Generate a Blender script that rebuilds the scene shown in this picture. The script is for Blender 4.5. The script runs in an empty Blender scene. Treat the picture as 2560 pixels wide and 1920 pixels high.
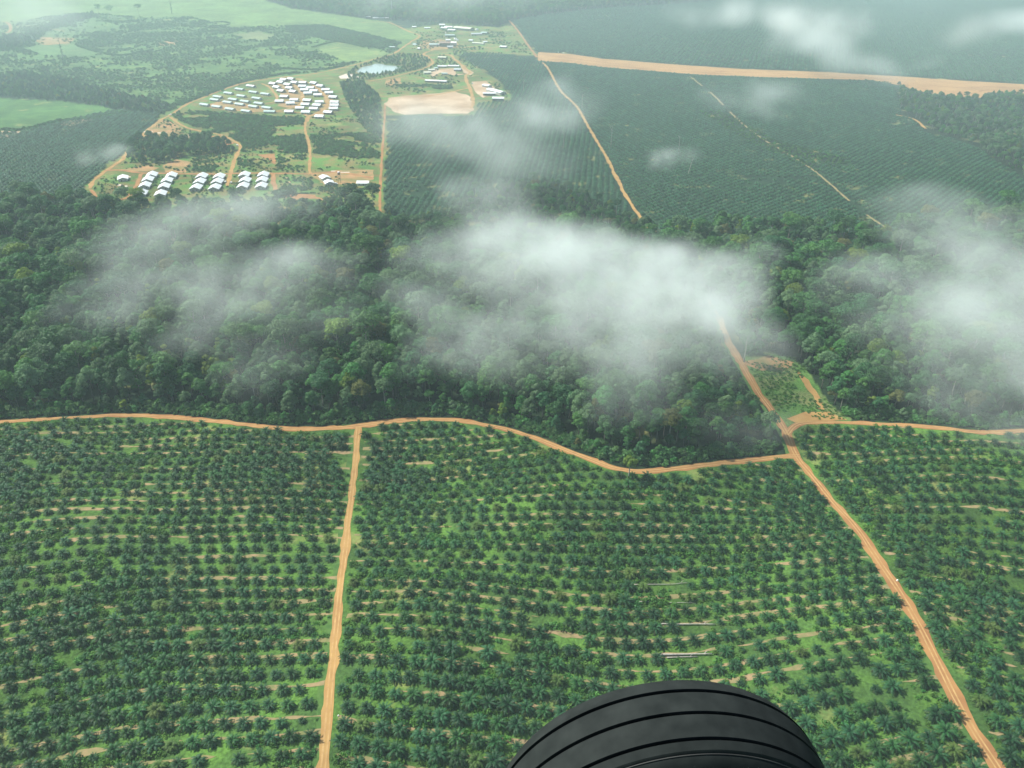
import bpy, bmesh, math, random
import numpy as np
from mathutils import Vector, Matrix
R = math.radians
random.seed(7)
rng = np.random.default_rng(7)
SC = bpy.context.scene
COL = SC.collection

# ------------------------------------------------------------------ camera, sky, sun, exposure
H = 330.0                                   # flying height over the plantation
PITCH = math.atan(1210 / 2156)              # looking down about 29 degrees
FPX = 2156.0
cam_d = bpy.data.cameras.new('camera'); cam = bpy.data.objects.new('camera', cam_d); COL.objects.link(cam)
cam.location = (0, 0, H); cam.rotation_euler = (math.pi / 2 - PITCH, 0, 0)
cam_d.sensor_fit = 'HORIZONTAL'; cam_d.angle_x = 2 * math.atan(1280 / FPX)
cam_d.clip_start = 0.05; cam_d.clip_end = 40000
SC.camera = cam

SUN_EL, SUN_AZ = R(48), R(-68)              # azimuth from +Y (straight ahead), negative = to the left
W = bpy.data.worlds.new('World'); SC.world = W; W.use_nodes = True
wn = W.node_tree.nodes; wl = W.node_tree.links
sky = wn.new('ShaderNodeTexSky'); sky.sky_type = 'NISHITA'; sky.sun_disc = False
sky.sun_elevation = SUN_EL; sky.sun_rotation = SUN_AZ; sky.air_density = 1.0; sky.dust_density = 2.0; sky.ozone_density = 1.0
bg = next(n for n in wn if n.type == 'BACKGROUND'); bg.inputs['Strength'].default_value = 0.075
wl.new(sky.outputs[0], bg.inputs['Color'])
sd = bpy.data.lights.new('sun', 'SUN'); sd.energy = 4.8; sd.angle = R(0.6); sd.color = (1.0, 0.97, 0.90)
sun = bpy.data.objects.new('sun', sd); COL.objects.link(sun)
sdir = Vector((math.sin(SUN_AZ) * math.cos(SUN_EL), math.cos(SUN_AZ) * math.cos(SUN_EL), math.sin(SUN_EL)))
sun.rotation_euler = sdir.to_track_quat('Z', 'Y').to_euler(); sun.location = (0, 0, 900)
vs = SC.view_settings; vs.view_transform = 'Standard'; vs.look = 'None'; vs.exposure = 0.9; vs.gamma = 1.0; vs.use_curve_mapping = False
cy = SC.cycles
cy.max_bounces = 6; cy.diffuse_bounces = 2; cy.glossy_bounces = 2; cy.transmission_bounces = 2; cy.volume_bounces = 2; cy.transparent_max_bounces = 8
cy.volume_step_rate = 1.5; cy.volume_max_steps = 256
cy.sample_clamp_indirect = 6.0

# ------------------------------------------------------------------ photo pixel -> place on the ground
fwv = np.array([0, math.cos(PITCH), -math.sin(PITCH)]); rtv = np.array([1., 0, 0]); dnv = np.array([0, -math.sin(PITCH), -math.cos(PITCH)])
def terrain(x, y):
    x = np.asarray(x, float); y = np.asarray(y, float)
    w = np.clip((y - 60) / 160, 0, 1) * np.clip((1080 - y) / 350, 0, 1)
    w = w * w * (3 - 2 * w)
    h = 3.4 * np.sin(x / 62 + 0.6) * np.cos(y / 74 + 0.4) + 2.6 * np.sin(x / 37 - y / 58 + 1.9) + 2.0 * np.sin(y / 41 + x / 140) + 1.2 * np.sin(x / 23 + y / 31)
    return w * h
def ground(px, py, dz=0.0):
    """places seen at photo pixels (2560 x 1920), dz above the ground"""
    px = np.asarray(px, float); py = np.asarray(py, float)
    d = fwv + ((px - 1280) / FPX)[..., None] * rtv + ((py - 960) / FPX)[..., None] * dnv
    t = (H - dz) / np.maximum(-d[..., 2], 0.03)
    for _ in range(8):
        x = d[..., 0] * t; y = d[..., 1] * t
        t = (H - dz - terrain(x, y)) / np.maximum(-d[..., 2], 0.03)
    return np.stack([d[..., 0] * t, d[..., 1] * t], -1)
def to_px(x, y, z):
    P = np.stack([x, y, np.asarray(z) - H], -1); zz = P @ fwv
    return 1280 + FPX * (P @ rtv) / zz, 960 + FPX * (P @ dnv) / zz, zz
KD = 2560 / 2212.0
def gp(pts, conv, dz=0.0):
    a = np.array([conv(*p) for p in pts], float)
    return ground(a[:, 0], a[:, 1], dz)
D = lambda x, y: (x * KD, y * KD)
Z1 = lambda x, y: (x / 1.728, y / 1.728)
Z2 = lambda x, y: (1280 + x / 1.728, y / 1.728)
Z3 = lambda x, y: (200 + x / 2.911, 160 + y / 2.911)
Z4 = lambda x, y: (880 + x / 4.254, 20 + y / 4.254)
ZA = lambda x, y: (490 + x / 5.53, 180 + y / 5.53)
ZB = lambda x, y: (1000 + x / 7.373, 30 + y / 7.373)
ZC = lambda x, y: (220 + x / 5.53, 410 + y / 5.53)
ZE = lambda x, y: (600 + x / 6.144, 380 + y / 6.144)
ZF = lambda x, y: (1040 + x / 8.508, 140 + y / 8.508)

def inside(P, poly):
    x = P[:, 0]; y = P[:, 1]; c = np.zeros(len(P), bool); n = len(poly)
    for i in range(n):
        x1, y1 = poly[i]; x2, y2 = poly[(i + 1) % n]
        if y1 == y2: continue
        m = (y1 > y) != (y2 > y)
        c ^= m & (x < (x2 - x1) * (y - y1) / (y2 - y1) + x1)
    return c
def dist_line(P, line):
    best = np.full(len(P), 1e9)
    for a, b in zip(line[:-1], line[1:]):
        ab = b - a; L = ab @ ab
        t = np.clip(((P - a) @ ab) / max(L, 1e-9), 0, 1)
        best = np.minimum(best, np.hypot(*(P - a - t[:, None] * ab).T))
    return best
def spline(P, step):
    P = np.asarray(P, float); out = []
    Q = np.vstack([2 * P[0] - P[1], P, 2 * P[-1] - P[-2]])
    for i in range(1, len(Q) - 2):
        n = max(2, int(np.hypot(*(Q[i + 1] - Q[i])) / step))
        t = np.arange(n)[:, None] / n
        a, b, c, d = Q[i - 1], Q[i], Q[i + 1], Q[i + 2]
        out.append(0.5 * (2 * b + (c - a) * t + (2 * a - 5 * b + 4 * c - d) * t ** 2 + (3 * b - a - 3 * c + d) * t ** 3))
    out.append(P[-1:]); return np.vstack(out)
def jgrid(poly, sp, seed):
    g = np.random.default_rng(seed); x0, y0 = poly.min(0); x1, y1 = poly.max(0)
    X, Y = np.meshgrid(np.arange(x0, x1, sp), np.arange(y0, y1, sp)); P = np.stack([X.ravel(), Y.ravel()], -1) + g.uniform(-.48, .48, (X.size, 2)) * sp
    return P[inside(P, poly)]
def vnoise(x, y, s, seed=0):
    """smooth value noise 0..1"""
    x = np.asarray(x, float) / s + 57.3 * seed; y = np.asarray(y, float) / s + 91.7 * seed
    xi = np.floor(x); yi = np.floor(y); fx = x - xi; fy = y - yi
    fx = fx * fx * (3 - 2 * fx); fy = fy * fy * (3 - 2 * fy)
    def h(a, b):
        v = np.sin(a * 127.1 + b * 311.7 + seed * 17.0) * 43758.5453
        return v - np.floor(v)
    return (h(xi, yi) * (1 - fx) + h(xi + 1, yi) * fx) * (1 - fy) + (h(xi, yi + 1) * (1 - fx) + h(xi + 1, yi + 1) * fx) * fy
def fbm(x, y, s, seed=0):
    return 0.55 * vnoise(x, y, s, seed) + 0.3 * vnoise(x, y, s / 2.1, seed + 3) + 0.15 * vnoise(x, y, s / 4.3, seed + 5)

# ------------------------------------------------------------------ object helpers
def tag(o, label=None, cat=None, group=None, kind=None):
    if label: o['label'] = label
    if cat: o['category'] = cat
    if group: o['group'] = group
    if kind: o['kind'] = kind
    return o
def link(name, me, parent=None, mat=None):
    o = bpy.data.objects.new(name, me); COL.objects.link(o)
    if parent: o.parent = parent
    if mat and not me.materials: me.materials.append(mat)
    return o
def empty(name, loc, rz=0.0, scale=1.0):
    o = bpy.data.objects.new(name, None); COL.objects.link(o)
    o.empty_display_size = 0.5; o.location = loc; o.rotation_euler = (0, 0, rz); o.scale = (scale,) * 3
    return o
def mesh(name, V, F, mats=(), fm=None, smooth=False):
    me = bpy.data.meshes.new(name)
    V = np.asarray(V, float).reshape(-1, 3)
    me.from_pydata(V.tolist(), [], F if isinstance(F, list) else F.tolist())
    for m in mats: me.materials.append(m)
    if fm is not None: me.polygons.foreach_set('material_index', np.asarray(fm, np.int32))
    if smooth: me.polygons.foreach_set('use_smooth', np.ones(len(me.polygons), bool))
    me.update(); return me
class MB:
    def __init__(s): s.V = []; s.F = []; s.M = []
    def add(s, V, F, m=0):
        n = len(s.V); s.V += [tuple(v) for v in V]; s.F += [tuple(i + n for i in f) for f in F]; s.M += [m] * len(F)
    def box(s, c, d, m=0, rz=0.0):
        x, y, z = d[0] / 2, d[1] / 2, d[2] / 2; co, si = math.cos(rz), math.sin(rz)
        V = [(c[0] + a * x * co - b * y * si, c[1] + a * x * si + b * y * co, c[2] + e * z) for e in (-1, 1) for a, b in ((-1, -1), (1, -1), (1, 1), (-1, 1))]
        s.add(V, [(3, 2, 1, 0), (4, 5, 6, 7), (0, 1, 5, 4), (1, 2, 6, 5), (2, 3, 7, 6), (3, 0, 4, 7)], m)
    def tube(s, pts, rad, n=6, m=0):
        pts = [Vector(p) for p in pts]; V = []; F = []
        for i, p in enumerate(pts):
            t = (pts[min(i + 1, len(pts) - 1)] - pts[max(i - 1, 0)]).normalized()
            u = t.cross(Vector((0.31, 0.95, 0.05))).normalized(); v = t.cross(u)
            for k in range(n):
                a = 2 * math.pi * k / n; V.append(p + (u * math.cos(a) + v * math.sin(a)) * rad[i])
        for i in range(len(pts) - 1):
            for k in range(n):
                F.append((i * n + k, i * n + (k + 1) % n, (i + 1) * n + (k + 1) % n, (i + 1) * n + k))
        F.append(tuple(range(n))[::-1]); F.append(tuple((len(pts) - 1) * n + k for k in range(n)))
        s.add(V, F, m)
    def me(s, name, mats=(), smooth=False): return mesh(name, s.V, s.F, mats, s.M if mats else None, smooth)
    def build(s, name, mat, parent=None, smooth=False): return link(name, s.me(name, [mat], smooth), parent)

# ------------------------------------------------------------------ materials
def mat(name, base, rough=0.8, spec=0.3, var=0.0, alt=None, scale=0.2, bump=0.0, detail=4, coords='Object', trans=0.0, hue=0.0, metal=0.0, contrast=1.0):
    m = bpy.data.materials.new(name); m.use_nodes = True; nt = m.node_tree; N = nt.nodes; L = nt.links
    b = next(n for n in N if n.type == 'BSDF_PRINCIPLED'); out = next(n for n in N if n.type == 'OUTPUT_MATERIAL')
    b.inputs['Roughness'].default_value = rough; b.inputs['Specular IOR Level'].default_value = spec; b.inputs['Metallic'].default_value = metal
    alt = alt or tuple(c * (1 - var) for c in base)
    tc = N.new('ShaderNodeTexCoord'); no = N.new('ShaderNodeTexNoise'); no.inputs['Scale'].default_value = scale; no.inputs['Detail'].default_value = detail
    L.new(tc.outputs[coords], no.inputs['Vector'])
    mr = N.new('ShaderNodeMapRange'); mr.inputs[1].default_value = 0.5 - 0.2 / contrast; mr.inputs[2].default_value = 0.5 + 0.2 / contrast
    L.new(no.outputs['Fac'], mr.inputs[0])
    mx = N.new('ShaderNodeMix'); mx.data_type = 'RGBA'
    mx.inputs[6].default_value = (*base, 1); mx.inputs[7].default_value = (*alt, 1)
    L.new(mr.outputs[0], mx.inputs[0]); col = mx.outputs[2]
    if hue:
        oi = N.new('ShaderNodeObjectInfo'); hs = N.new('ShaderNodeHueSaturation')
        a = N.new('ShaderNodeMapRange'); a.inputs[3].default_value = 1 - hue; a.inputs[4].default_value = 1 + hue
        L.new(oi.outputs['Random'], a.inputs[0]); L.new(a.outputs[0], hs.inputs['Value'])
        w = N.new('ShaderNodeMath'); w.operation = 'MULTIPLY'; w.inputs[1].default_value = 7.31; L.new(oi.outputs['Random'], w.inputs[0])
        f = N.new('ShaderNodeMath'); f.operation = 'FRACT'; L.new(w.outputs[0], f.inputs[0])
        a2 = N.new('ShaderNodeMapRange'); a2.inputs[3].default_value = 0.5 - hue * 0.05; a2.inputs[4].default_value = 0.5 + hue * 0.05
        L.new(f.outputs[0], a2.inputs[0]); L.new(a2.outputs[0], hs.inputs['Hue']); L.new(col, hs.inputs['Color']); col = hs.outputs[0]
    L.new(col, b.inputs['Base Color'])
    if bump:
        bp = N.new('ShaderNodeBump'); bp.inputs['Strength'].default_value = 0.6; bp.inputs['Distance'].default_value = bump
        L.new(no.outputs['Fac'], bp.inputs['Height']); L.new(bp.outputs[0], b.inputs['Normal'])
    if trans:
        tr = N.new('ShaderNodeBsdfTranslucent'); ms = N.new('ShaderNodeMixShader'); ms.inputs[0].default_value = trans
        L.new(col, tr.inputs['Color']); L.new(b.outputs[0], ms.inputs[1]); L.new(tr.outputs[0], ms.inputs[2]); L.new(ms.outputs[0], out.inputs['Surface'])
    return m
M_road = mat('red_dirt', (0.300, 0.165, 0.062), 0.95, 0.1, alt=(0.215, 0.105, 0.044), scale=0.06, detail=8, contrast=1.2)
M_roadl = mat('pale_dirt', (0.330, 0.210, 0.075), 0.95, 0.1, alt=(0.250, 0.145, 0.054), scale=0.08, detail=8, contrast=1.2)
M_rut = mat('packed_dirt', (0.390, 0.255, 0.105), 0.95, 0.1, alt=(0.290, 0.175, 0.070), scale=0.3, detail=6)
M_verge = mat('verge_grass', (0.0740, 0.1406, 0.0333), 0.95, 0.1, alt=(0.0370, 0.0888, 0.0222), scale=0.25, detail=6)
M_soil = mat('terrace_soil', (0.2664, 0.1850, 0.1036), 0.95, 0.1, alt=(0.1258, 0.1406, 0.0518), scale=0.22, detail=6)
M_sand = mat('pale_sand', (0.44, 0.335, 0.225), 0.95, 0.1, alt=(0.27, 0.175, 0.095), scale=0.02, detail=9, contrast=1.2)
M_run = mat('laterite', (0.355, 0.215, 0.088), 0.95, 0.1, alt=(0.255, 0.145, 0.060), scale=0.02, detail=8)
M_whites = mat('white_sand', (0.5550, 0.5180, 0.4440), 0.95, 0.1, alt=(0.4588, 0.3700, 0.2812), scale=0.06, detail=6)
M_bare = mat('bare_earth', (0.330, 0.185, 0.085), 0.95, 0.1, alt=(0.150, 0.140, 0.050), scale=0.05, detail=8, contrast=1.3)
M_wroof = mat('white_sheet_roof', (0.64, 0.675, 0.67), 0.5, 0.35, alt=(0.52, 0.56, 0.56), scale=0.3)
M_groof = mat('pale_green_sheet_roof', (0.3570, 0.4590, 0.4250), 0.5, 0.4, alt=(0.2805, 0.3825, 0.3570), scale=0.25)
M_yroof = mat('cream_sheet_roof', (0.5270, 0.5440, 0.4250), 0.5, 0.4, alt=(0.4250, 0.4420, 0.3400), scale=0.2)
M_wall = mat('painted_wall', (0.5100, 0.5100, 0.4675), 0.85, 0.2, alt=(0.4080, 0.3995, 0.3570), scale=0.8)
M_dwall = mat('dark_open_wall', (0.09, 0.085, 0.08), 0.9, 0.2, alt=(0.16, 0.15, 0.13), scale=0.4)
M_brown = mat('brown_plaster', (0.26, 0.17, 0.12), 0.9, 0.2, alt=(0.2, 0.13, 0.1), scale=0.4)
M_glass = mat('dark_window', (0.03, 0.035, 0.04), 0.2, 0.5, scale=1)
M_wood = mat('door_wood', (0.12, 0.08, 0.05), 0.7, 0.3, scale=2)
M_steel = mat('rusty_steel', (0.20, 0.14, 0.11), 0.6, 0.4, alt=(0.28, 0.2, 0.15), scale=1.0, metal=0.2)
M_galv = mat('galvanised_steel', (0.5, 0.53, 0.53), 0.45, 0.5, scale=1.0, metal=0.5)
M_white = mat('white_paint', (0.78, 0.78, 0.76), 0.35, 0.5, scale=1.0)
M_blackr = mat('wheel_rubber', (0.02, 0.02, 0.02), 0.8, 0.3, scale=1.0)
M_bark = mat('grey_bark', (0.08, 0.07, 0.055), 0.9, 0.2, alt=(0.16, 0.15, 0.13), scale=0.8, detail=5)
M_pbark = mat('pale_bark', (0.38, 0.36, 0.31), 0.85, 0.2, alt=(0.22, 0.21, 0.18), scale=0.6, detail=5)
M_palmtrunk = mat('palm_bark', (0.10, 0.07, 0.045), 0.95, 0.1, alt=(0.18, 0.13, 0.08), scale=3.0)
LEAF = {
    'dark green': mat('leaf_dark', (0.0256, 0.1038, 0.0299), 0.6, 0.25, alt=(0.0435, 0.1392, 0.0414), scale=0.35, trans=0.38, hue=0.35),
    'mid green': mat('leaf_mid', (0.0486, 0.1652, 0.0345), 0.6, 0.25, alt=(0.0742, 0.2006, 0.0483), scale=0.35, trans=0.38, hue=0.32),
    'pale grey-green': mat('leaf_pale', (0.1152, 0.2065, 0.0920), 0.65, 0.25, alt=(0.0845, 0.1676, 0.0713), scale=0.35, trans=0.38, hue=0.25),
    'yellow-green': mat('leaf_yellow', (0.1600, 0.2419, 0.0276), 0.6, 0.25, alt=(0.1088, 0.1947, 0.0253), scale=0.35, trans=0.38, hue=0.25),
    'olive brown': mat('leaf_olive', (0.1088, 0.1298, 0.0322), 0.65, 0.25, alt=(0.1344, 0.1416, 0.0414), scale=0.35, trans=0.38, hue=0.2),
}
M_frond = mat('palm_frond', (0.012, 0.055, 0.015), 0.5, 0.17, alt=(0.026, 0.096, 0.031), scale=0.5, trans=0.25, hue=0.4)
M_yfrond = mat('yellowing_palm_frond', (0.045, 0.095, 0.018), 0.55, 0.17, alt=(0.075, 0.120, 0.024), scale=0.5, trans=0.25, hue=0.3)
M_frondm = mat('mature_palm_frond', (0.027, 0.108, 0.044), 0.5, 0.25, alt=(0.048, 0.150, 0.068), scale=0.5, trans=0.25, hue=0.3)
M_oldfrond = mat('palm_old_frond', (0.020, 0.055, 0.022), 0.7, 0.2, alt=(0.050, 0.052, 0.022), scale=0.5, trans=0.2, hue=0.2)
M_cover = mat('cover_leaf', (0.050, 0.150, 0.020), 0.6, 0.25, alt=(0.090, 0.200, 0.030), scale=0.4, trans=0.35, hue=0.35)
M_scrub = mat('scrub_leaf', (0.040, 0.115, 0.030), 0.65, 0.25, alt=(0.068, 0.150, 0.040), scale=0.3, trans=0.35, hue=0.3)

# ------------------------------------------------------------------ plan of the place (traced roads and regions)
road_px = dict(
    curved=(D, 5.3, [(-360, 936), (-60, 917), (60, 908), (150, 902), (260, 897), (380, 903), (500, 914), (600, 925), (700, 926), (780, 919), (850, 910), (930, 906), (1010, 911), (1090, 926), (1160, 948), (1230, 975), (1300, 1002), (1340, 1014), (1400, 1018), (1480, 1010), (1580, 998), (1680, 987), (1728, 984)]),
    straight=(D, 4.9, [(774, 921), (768, 990), (758, 1080), (748, 1170), (738, 1250), (729, 1330), (722, 1400), (714, 1480), (708, 1560), (700, 1640), (692, 1720), (688, 1800)]),
    wide=(D, 6.4, [(1552, 684), (1575, 738), (1605, 790), (1640, 850), (1680, 905), (1705, 950), (1720, 985), (1760, 1035), (1800, 1085), (1850, 1140), (1900, 1215), (1950, 1290), (1990, 1360), (2030, 1440), (2070, 1520), (2110, 1590), (2150, 1650), (2200, 1730), (2240, 1800)]),
    branch=(D, 5.3, [(1700, 938), (1722, 917), (1770, 912), (1850, 913), (1950, 918), (2050, 926), (2130, 934), (2300, 932), (2640, 926)]),
    far=(D, 4.6, [(1390, 480), (1350, 420), (1310, 340), (1280, 290), (1245, 230), (1210, 195), (1185, 150), (1172, 135)]),
    farlink=(D, 3.4, [(1552, 684), (1490, 605), (1425, 520), (1408, 502), (1390, 480)]),
    hill=(D, 5.5, [(1160, 124), (1140, 97), (1120, 68), (1100, 44)]),
    trail=(D, 3.4, [(1490, 165), (1540, 205), (1590, 255), (1640, 295), (1690, 325), (1760, 370), (1830, 430), (1880, 470), (1920, 497)]),
    trail2=(D, 4.0, [(1935, 248), (1975, 258), (2013, 290)]),
    block=(D, 3.4, [(832, 225), (830, 262), (827, 310), (824, 350), (822, 400), (821, 440), (822, 475)]),
    outer=(Z1, 6.2, [(385, 815), (410, 775), (470, 730), (530, 690), (545, 665), (600, 600), (640, 560), (700, 515), (740, 495), (800, 455), (870, 425), (1000, 375), (1090, 352), (1200, 336), (1300, 325), (1360, 318), (1450, 300), (1530, 280), (1620, 255), (1700, 232), (1740, 205), (1780, 178), (1812, 155), (1760, 133), (1700, 105), (1660, 95), (1560, 97)]),
    spur=(Z1, 5.0, [(735, 505), (790, 545), (880, 570), (960, 585), (1020, 615), (1037, 637), (1022, 670), (1005, 720), (990, 770), (983, 805)]),
    middle=(Z1, 4.2, [(1340, 497), (1320, 530), (1320, 570), (1335, 620), (1340, 680), (1336, 735), (1345, 752)]),
    cross=(Z1, 6.0, [(450, 738), (520, 735), (620, 748), (760, 751), (900, 753), (1000, 751), (1100, 748), (1200, 750), (1340, 752), (1460, 743), (1612, 770)]),
    loop=(Z1, 5.5, [(612, 752), (590, 800), (555, 848), (520, 862), (430, 862), (390, 820)]),
    stub=(Z1, 6.0, [(1180, 752), (1185, 800), (1200, 828), (1280, 845), (1360, 852), (1420, 882)]),
    arc=(ZA, 6.0, [(1530, 690), (1560, 620), (1700, 560), (1790, 500), (1815, 420), (1790, 340), (1720, 260), (1640, 200), (1540, 140), (1380, 90)]),
    arc2=(ZA, 6.0, [(1080, 548), (1320, 500), (1430, 455), (1475, 380), (1470, 300), (1420, 220), (1340, 165)]),
    arc3=(ZA, 5.0, [(900, 160), (1000, 200), (1070, 270), (1120, 340), (1090, 410), (960, 432)]),
    lower=(ZA, 5.0, [(220, 500), (560, 530), (800, 545), (1080, 548), (1430, 560), (1560, 620)]),
    mill=(Z4, 6.5, [(170, 780), (400, 740), (600, 690), (750, 650), (830, 610), (862, 580), (830, 540), (790, 510), (765, 488), (850, 450), (950, 425), (1050, 425), (1200, 422), (1340, 412), (1480, 420), (1620, 412)]),
    school=(Z4, 6.5, [(700, 492), (800, 505), (950, 498), (1050, 505), (1100, 550), (1160, 600), (1220, 660), (1260, 690), (1215, 715), (1215, 770), (1245, 830), (1275, 920), (1290, 1000), (1270, 1070)]),
    field=(Z4, 6.0, [(1245, 850), (1100, 885), (950, 915), (800, 940)]),
    ring=(Z1, 8.0, [(-20, 95), (25, 95), (45, 115), (35, 140), (-20, 145)]),
    fieldtrack=(Z1, 5.0, [(45, 120), (120, 112), (190, 120), (280, 135)]),
)
ROADS = {}
for k, (cv, w, pts) in road_px.items():
    ROADS[k] = (w, spline(gp(pts, cv), 6.0))
def clear_of_roads(P, margin, keys=None):
    ok = np.ones(len(P), bool)
    for k, (w, ln) in ROADS.items():
        if keys is not None and k not in keys: continue
        bb = (P[:, 0] > ln[:, 0].min() - 30) & (P[:, 0] < ln[:, 0].max() + 30) & (P[:, 1] > ln[:, 1].min() - 30) & (P[:, 1] < ln[:, 1].max() + 30)
        idx = np.where(bb & ok)[0]
        if len(idx): ok[idx] = dist_line(P[idx], ln[::2]) > w / 2 + margin
    return ok

P_clear = gp([(1598, 788), (1612, 768), (1660, 764), (1715, 772), (1750, 806), (1776, 850), (1806, 885), (1850, 912), (1760, 913), (1715, 922), (1690, 925), (1680, 905), (1640, 850), (1605, 792)], D)
runway_top = [(1163, 113), (1230, 117), (1300, 127), (1450, 139), (1600, 149), (1800, 157), (1950, 166), (2100, 176), (2300, 187)]
runway_bot = [(2300, 207), (2135, 200), (2118, 212), (2060, 208), (2000, 200), (1940, 184), (1880, 173), (1650, 167), (1500, 161), (1300, 145), (1230, 136), (1160, 132)]
P_run = gp(runway_top + runway_bot, D)
P_F = gp([(829, 470), (829, 395), (836, 300), (838, 262), (1022, 250), (1035, 222), (1100, 218), (1108, 205), (1085, 180), (1050, 152), (1020, 135), (990, 120), (1000, 114), (1060, 114), (1150, 128), (1160, 132), (1230, 137), (1300, 146), (1500, 162), (1650, 168), (1880, 174), (1926, 180), (1940, 215), (1948, 250), (1980, 262), (2011, 292), (2056, 300), (2106, 318), (2156, 352), (2212, 385), (2330, 430), (2330, 470), (2180, 462), (2000, 492), (1920, 520), (1800, 505), (1680, 500), (1560, 495), (1450, 510), (1380, 490), (1300, 440), (1190, 395), (1100, 395), (1010, 425), (950, 470)], D)
P_G = gp([(1108, 44), (1135, 76), (1160, 112), (1230, 115), (1300, 125), (1450, 137), (1600, 147), (1800, 155), (1950, 164), (2100, 174), (2300, 184), (2900, 200), (2900, -30), (1000, -32), (1060, 10)], D)
P_H = gp([(-60, 292), (40, 286), (115, 268), (160, 256), (240, 240), (330, 238), (345, 252), (300, 300), (270, 335), (240, 350), (200, 385), (185, 425), (185, 445), (-60, 445)], D)
P_forest = np.vstack([gp([(-360, 447), (100, 450), (190, 446), (205, 450), (330, 458), (480, 458), (600, 455), (720, 458), (765, 450), (812, 452), (829, 470), (950, 470), (1010, 425), (1100, 395), (1190, 395), (1300, 440), (1380, 490), (1450, 510), (1560, 495), (1680, 500), (1800, 505), (1920, 520), (2000, 492), (2180, 462), (2640, 470)], D), ROADS['branch'][1][::-1], ROADS['curved'][1][::-1]])
P_E2 = gp([(1938, 190), (1990, 206), (2060, 214), (2125, 216), (2140, 207), (2330, 213), (2330, 425), (2212, 382), (2156, 350), (2106, 316), (2056, 298), (2011, 290), (1980, 260), (1948, 248), (1940, 215)], D)
P_J = gp([(-40, -10), (1040, -10), (1250, 36), (1450, 62), (1660, 92), (1812, 155), (1740, 205), (1700, 232), (1620, 255), (1450, 300), (1300, 325), (1090, 352), (870, 425), (740, 495), (690, 500), (560, 482), (400, 515), (260, 530), (100, 570), (0, 590), (-60, 590)], Z1)
P_grass = gp([(-60, -40), (1040, -40), (1250, 36), (1450, 62), (1660, 92), (1812, 155), (1740, 200), (1640, 180), (1400, 108), (1230, 110), (1000, 120), (820, 70), (600, 75), (450, 60), (250, 60), (120, 90), (-60, 100)], Z1)
P_bright = gp([(-60, 418), (100, 425), (240, 437), (400, 452), (560, 482), (400, 512), (260, 522), (100, 562), (-60, 575)], Z1)
P_fieldb = gp([(1370, 205), (1460, 185), (1560, 205), (1690, 235), (1600, 262), (1520, 270), (1400, 235)], Z1)
P_fieldc = gp([(100, 210), (230, 180), (330, 190), (450, 232), (330, 245), (200, 240)], Z1)
P_fieldd = gp([(1010, 150), (1110, 135), (1190, 150), (1140, 178), (1060, 170)], Z1)
P_belt1 = gp([(-60, 330), (120, 318), (300, 350), (480, 400), (700, 448), (745, 470), (700, 492), (560, 484), (480, 470), (300, 440), (-60, 416)], Z1)
P_belt2 = gp([(-60, 160), (100, 150), (210, 110), (260, 80), (400, 55), (415, 72), (250, 118), (130, 200), (-60, 215)], Z1)
P_belt3 = gp([(1230, 112), (1400, 108), (1600, 150), (1742, 188), (1640, 213), (1400, 172), (1250, 132)], Z1)
P_K = gp([(1020, -40), (1250, 36), (1450, 62), (1560, 80), (1700, 90), (1900, 98), (2060, 112), (2150, 118), (2200, 92), (2290, 74), (2420, 58), (2600, 36), (2900, 20), (3200, -4), (3300, -40)], Z1)
P_grove = gp([(552, 690), (555, 630), (610, 612), (700, 612), (850, 605), (960, 620), (1015, 648), (990, 668), (900, 672), (800, 678), (700, 706), (600, 712)], Z1)
P_scrubA = gp([(690, 345), (900, 345), (1250, 375), (1640, 395), (1625, 500), (1655, 600), (1660, 650), (1420, 650), (1170, 640), (1160, 590), (1000, 510), (800, 445), (665, 390)], Z3)
P_scrubB = gp([(1675, 520), (1900, 510), (2100, 505), (2190, 560), (2190, 690), (1900, 680), (1700, 650)], Z3)
P_scrubC = gp([(1890, 130), (2060, 130), (2180, 230), (2190, 330), (2205, 560), (2100, 500), (1990, 370), (1930, 250)], Z3)
P_scrubD = gp([(1430, 660), (1640, 660), (1640, 750), (1430, 760)], Z3)
P_scrubE = gp([(1130, 690), (1400, 700), (1400, 745), (1150, 745)], Z3)
P_scrubF = gp([(1440, 830), (1690, 830), (1690, 930), (1480, 920)], Z3)
P_scrubG = gp([(1740, 890), (1870, 890), (1880, 1000), (1760, 980)], Z3)
P_scrubH = gp([(820, 650), (960, 660), (1060, 700), (960, 790), (820, 780)], Z3)
P_pondtrees = gp([(370, 505), (600, 500), (770, 512), (835, 570), (810, 615), (600, 690), (350, 740), (150, 770), (-40, 770), (-40, 690), (30, 640), (200, 590)], Z4)
lake_px = [(45, 672), (90, 640), (150, 620), (200, 612), (250, 592), (320, 600), (370, 612), (430, 615), (500, 622), (515, 640), (480, 660), (430, 680), (380, 682), (330, 690), (290, 700), (230, 704), (180, 690), (110, 692), (60, 690)]
P_lake = gp(lake_px, Z4)

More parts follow.
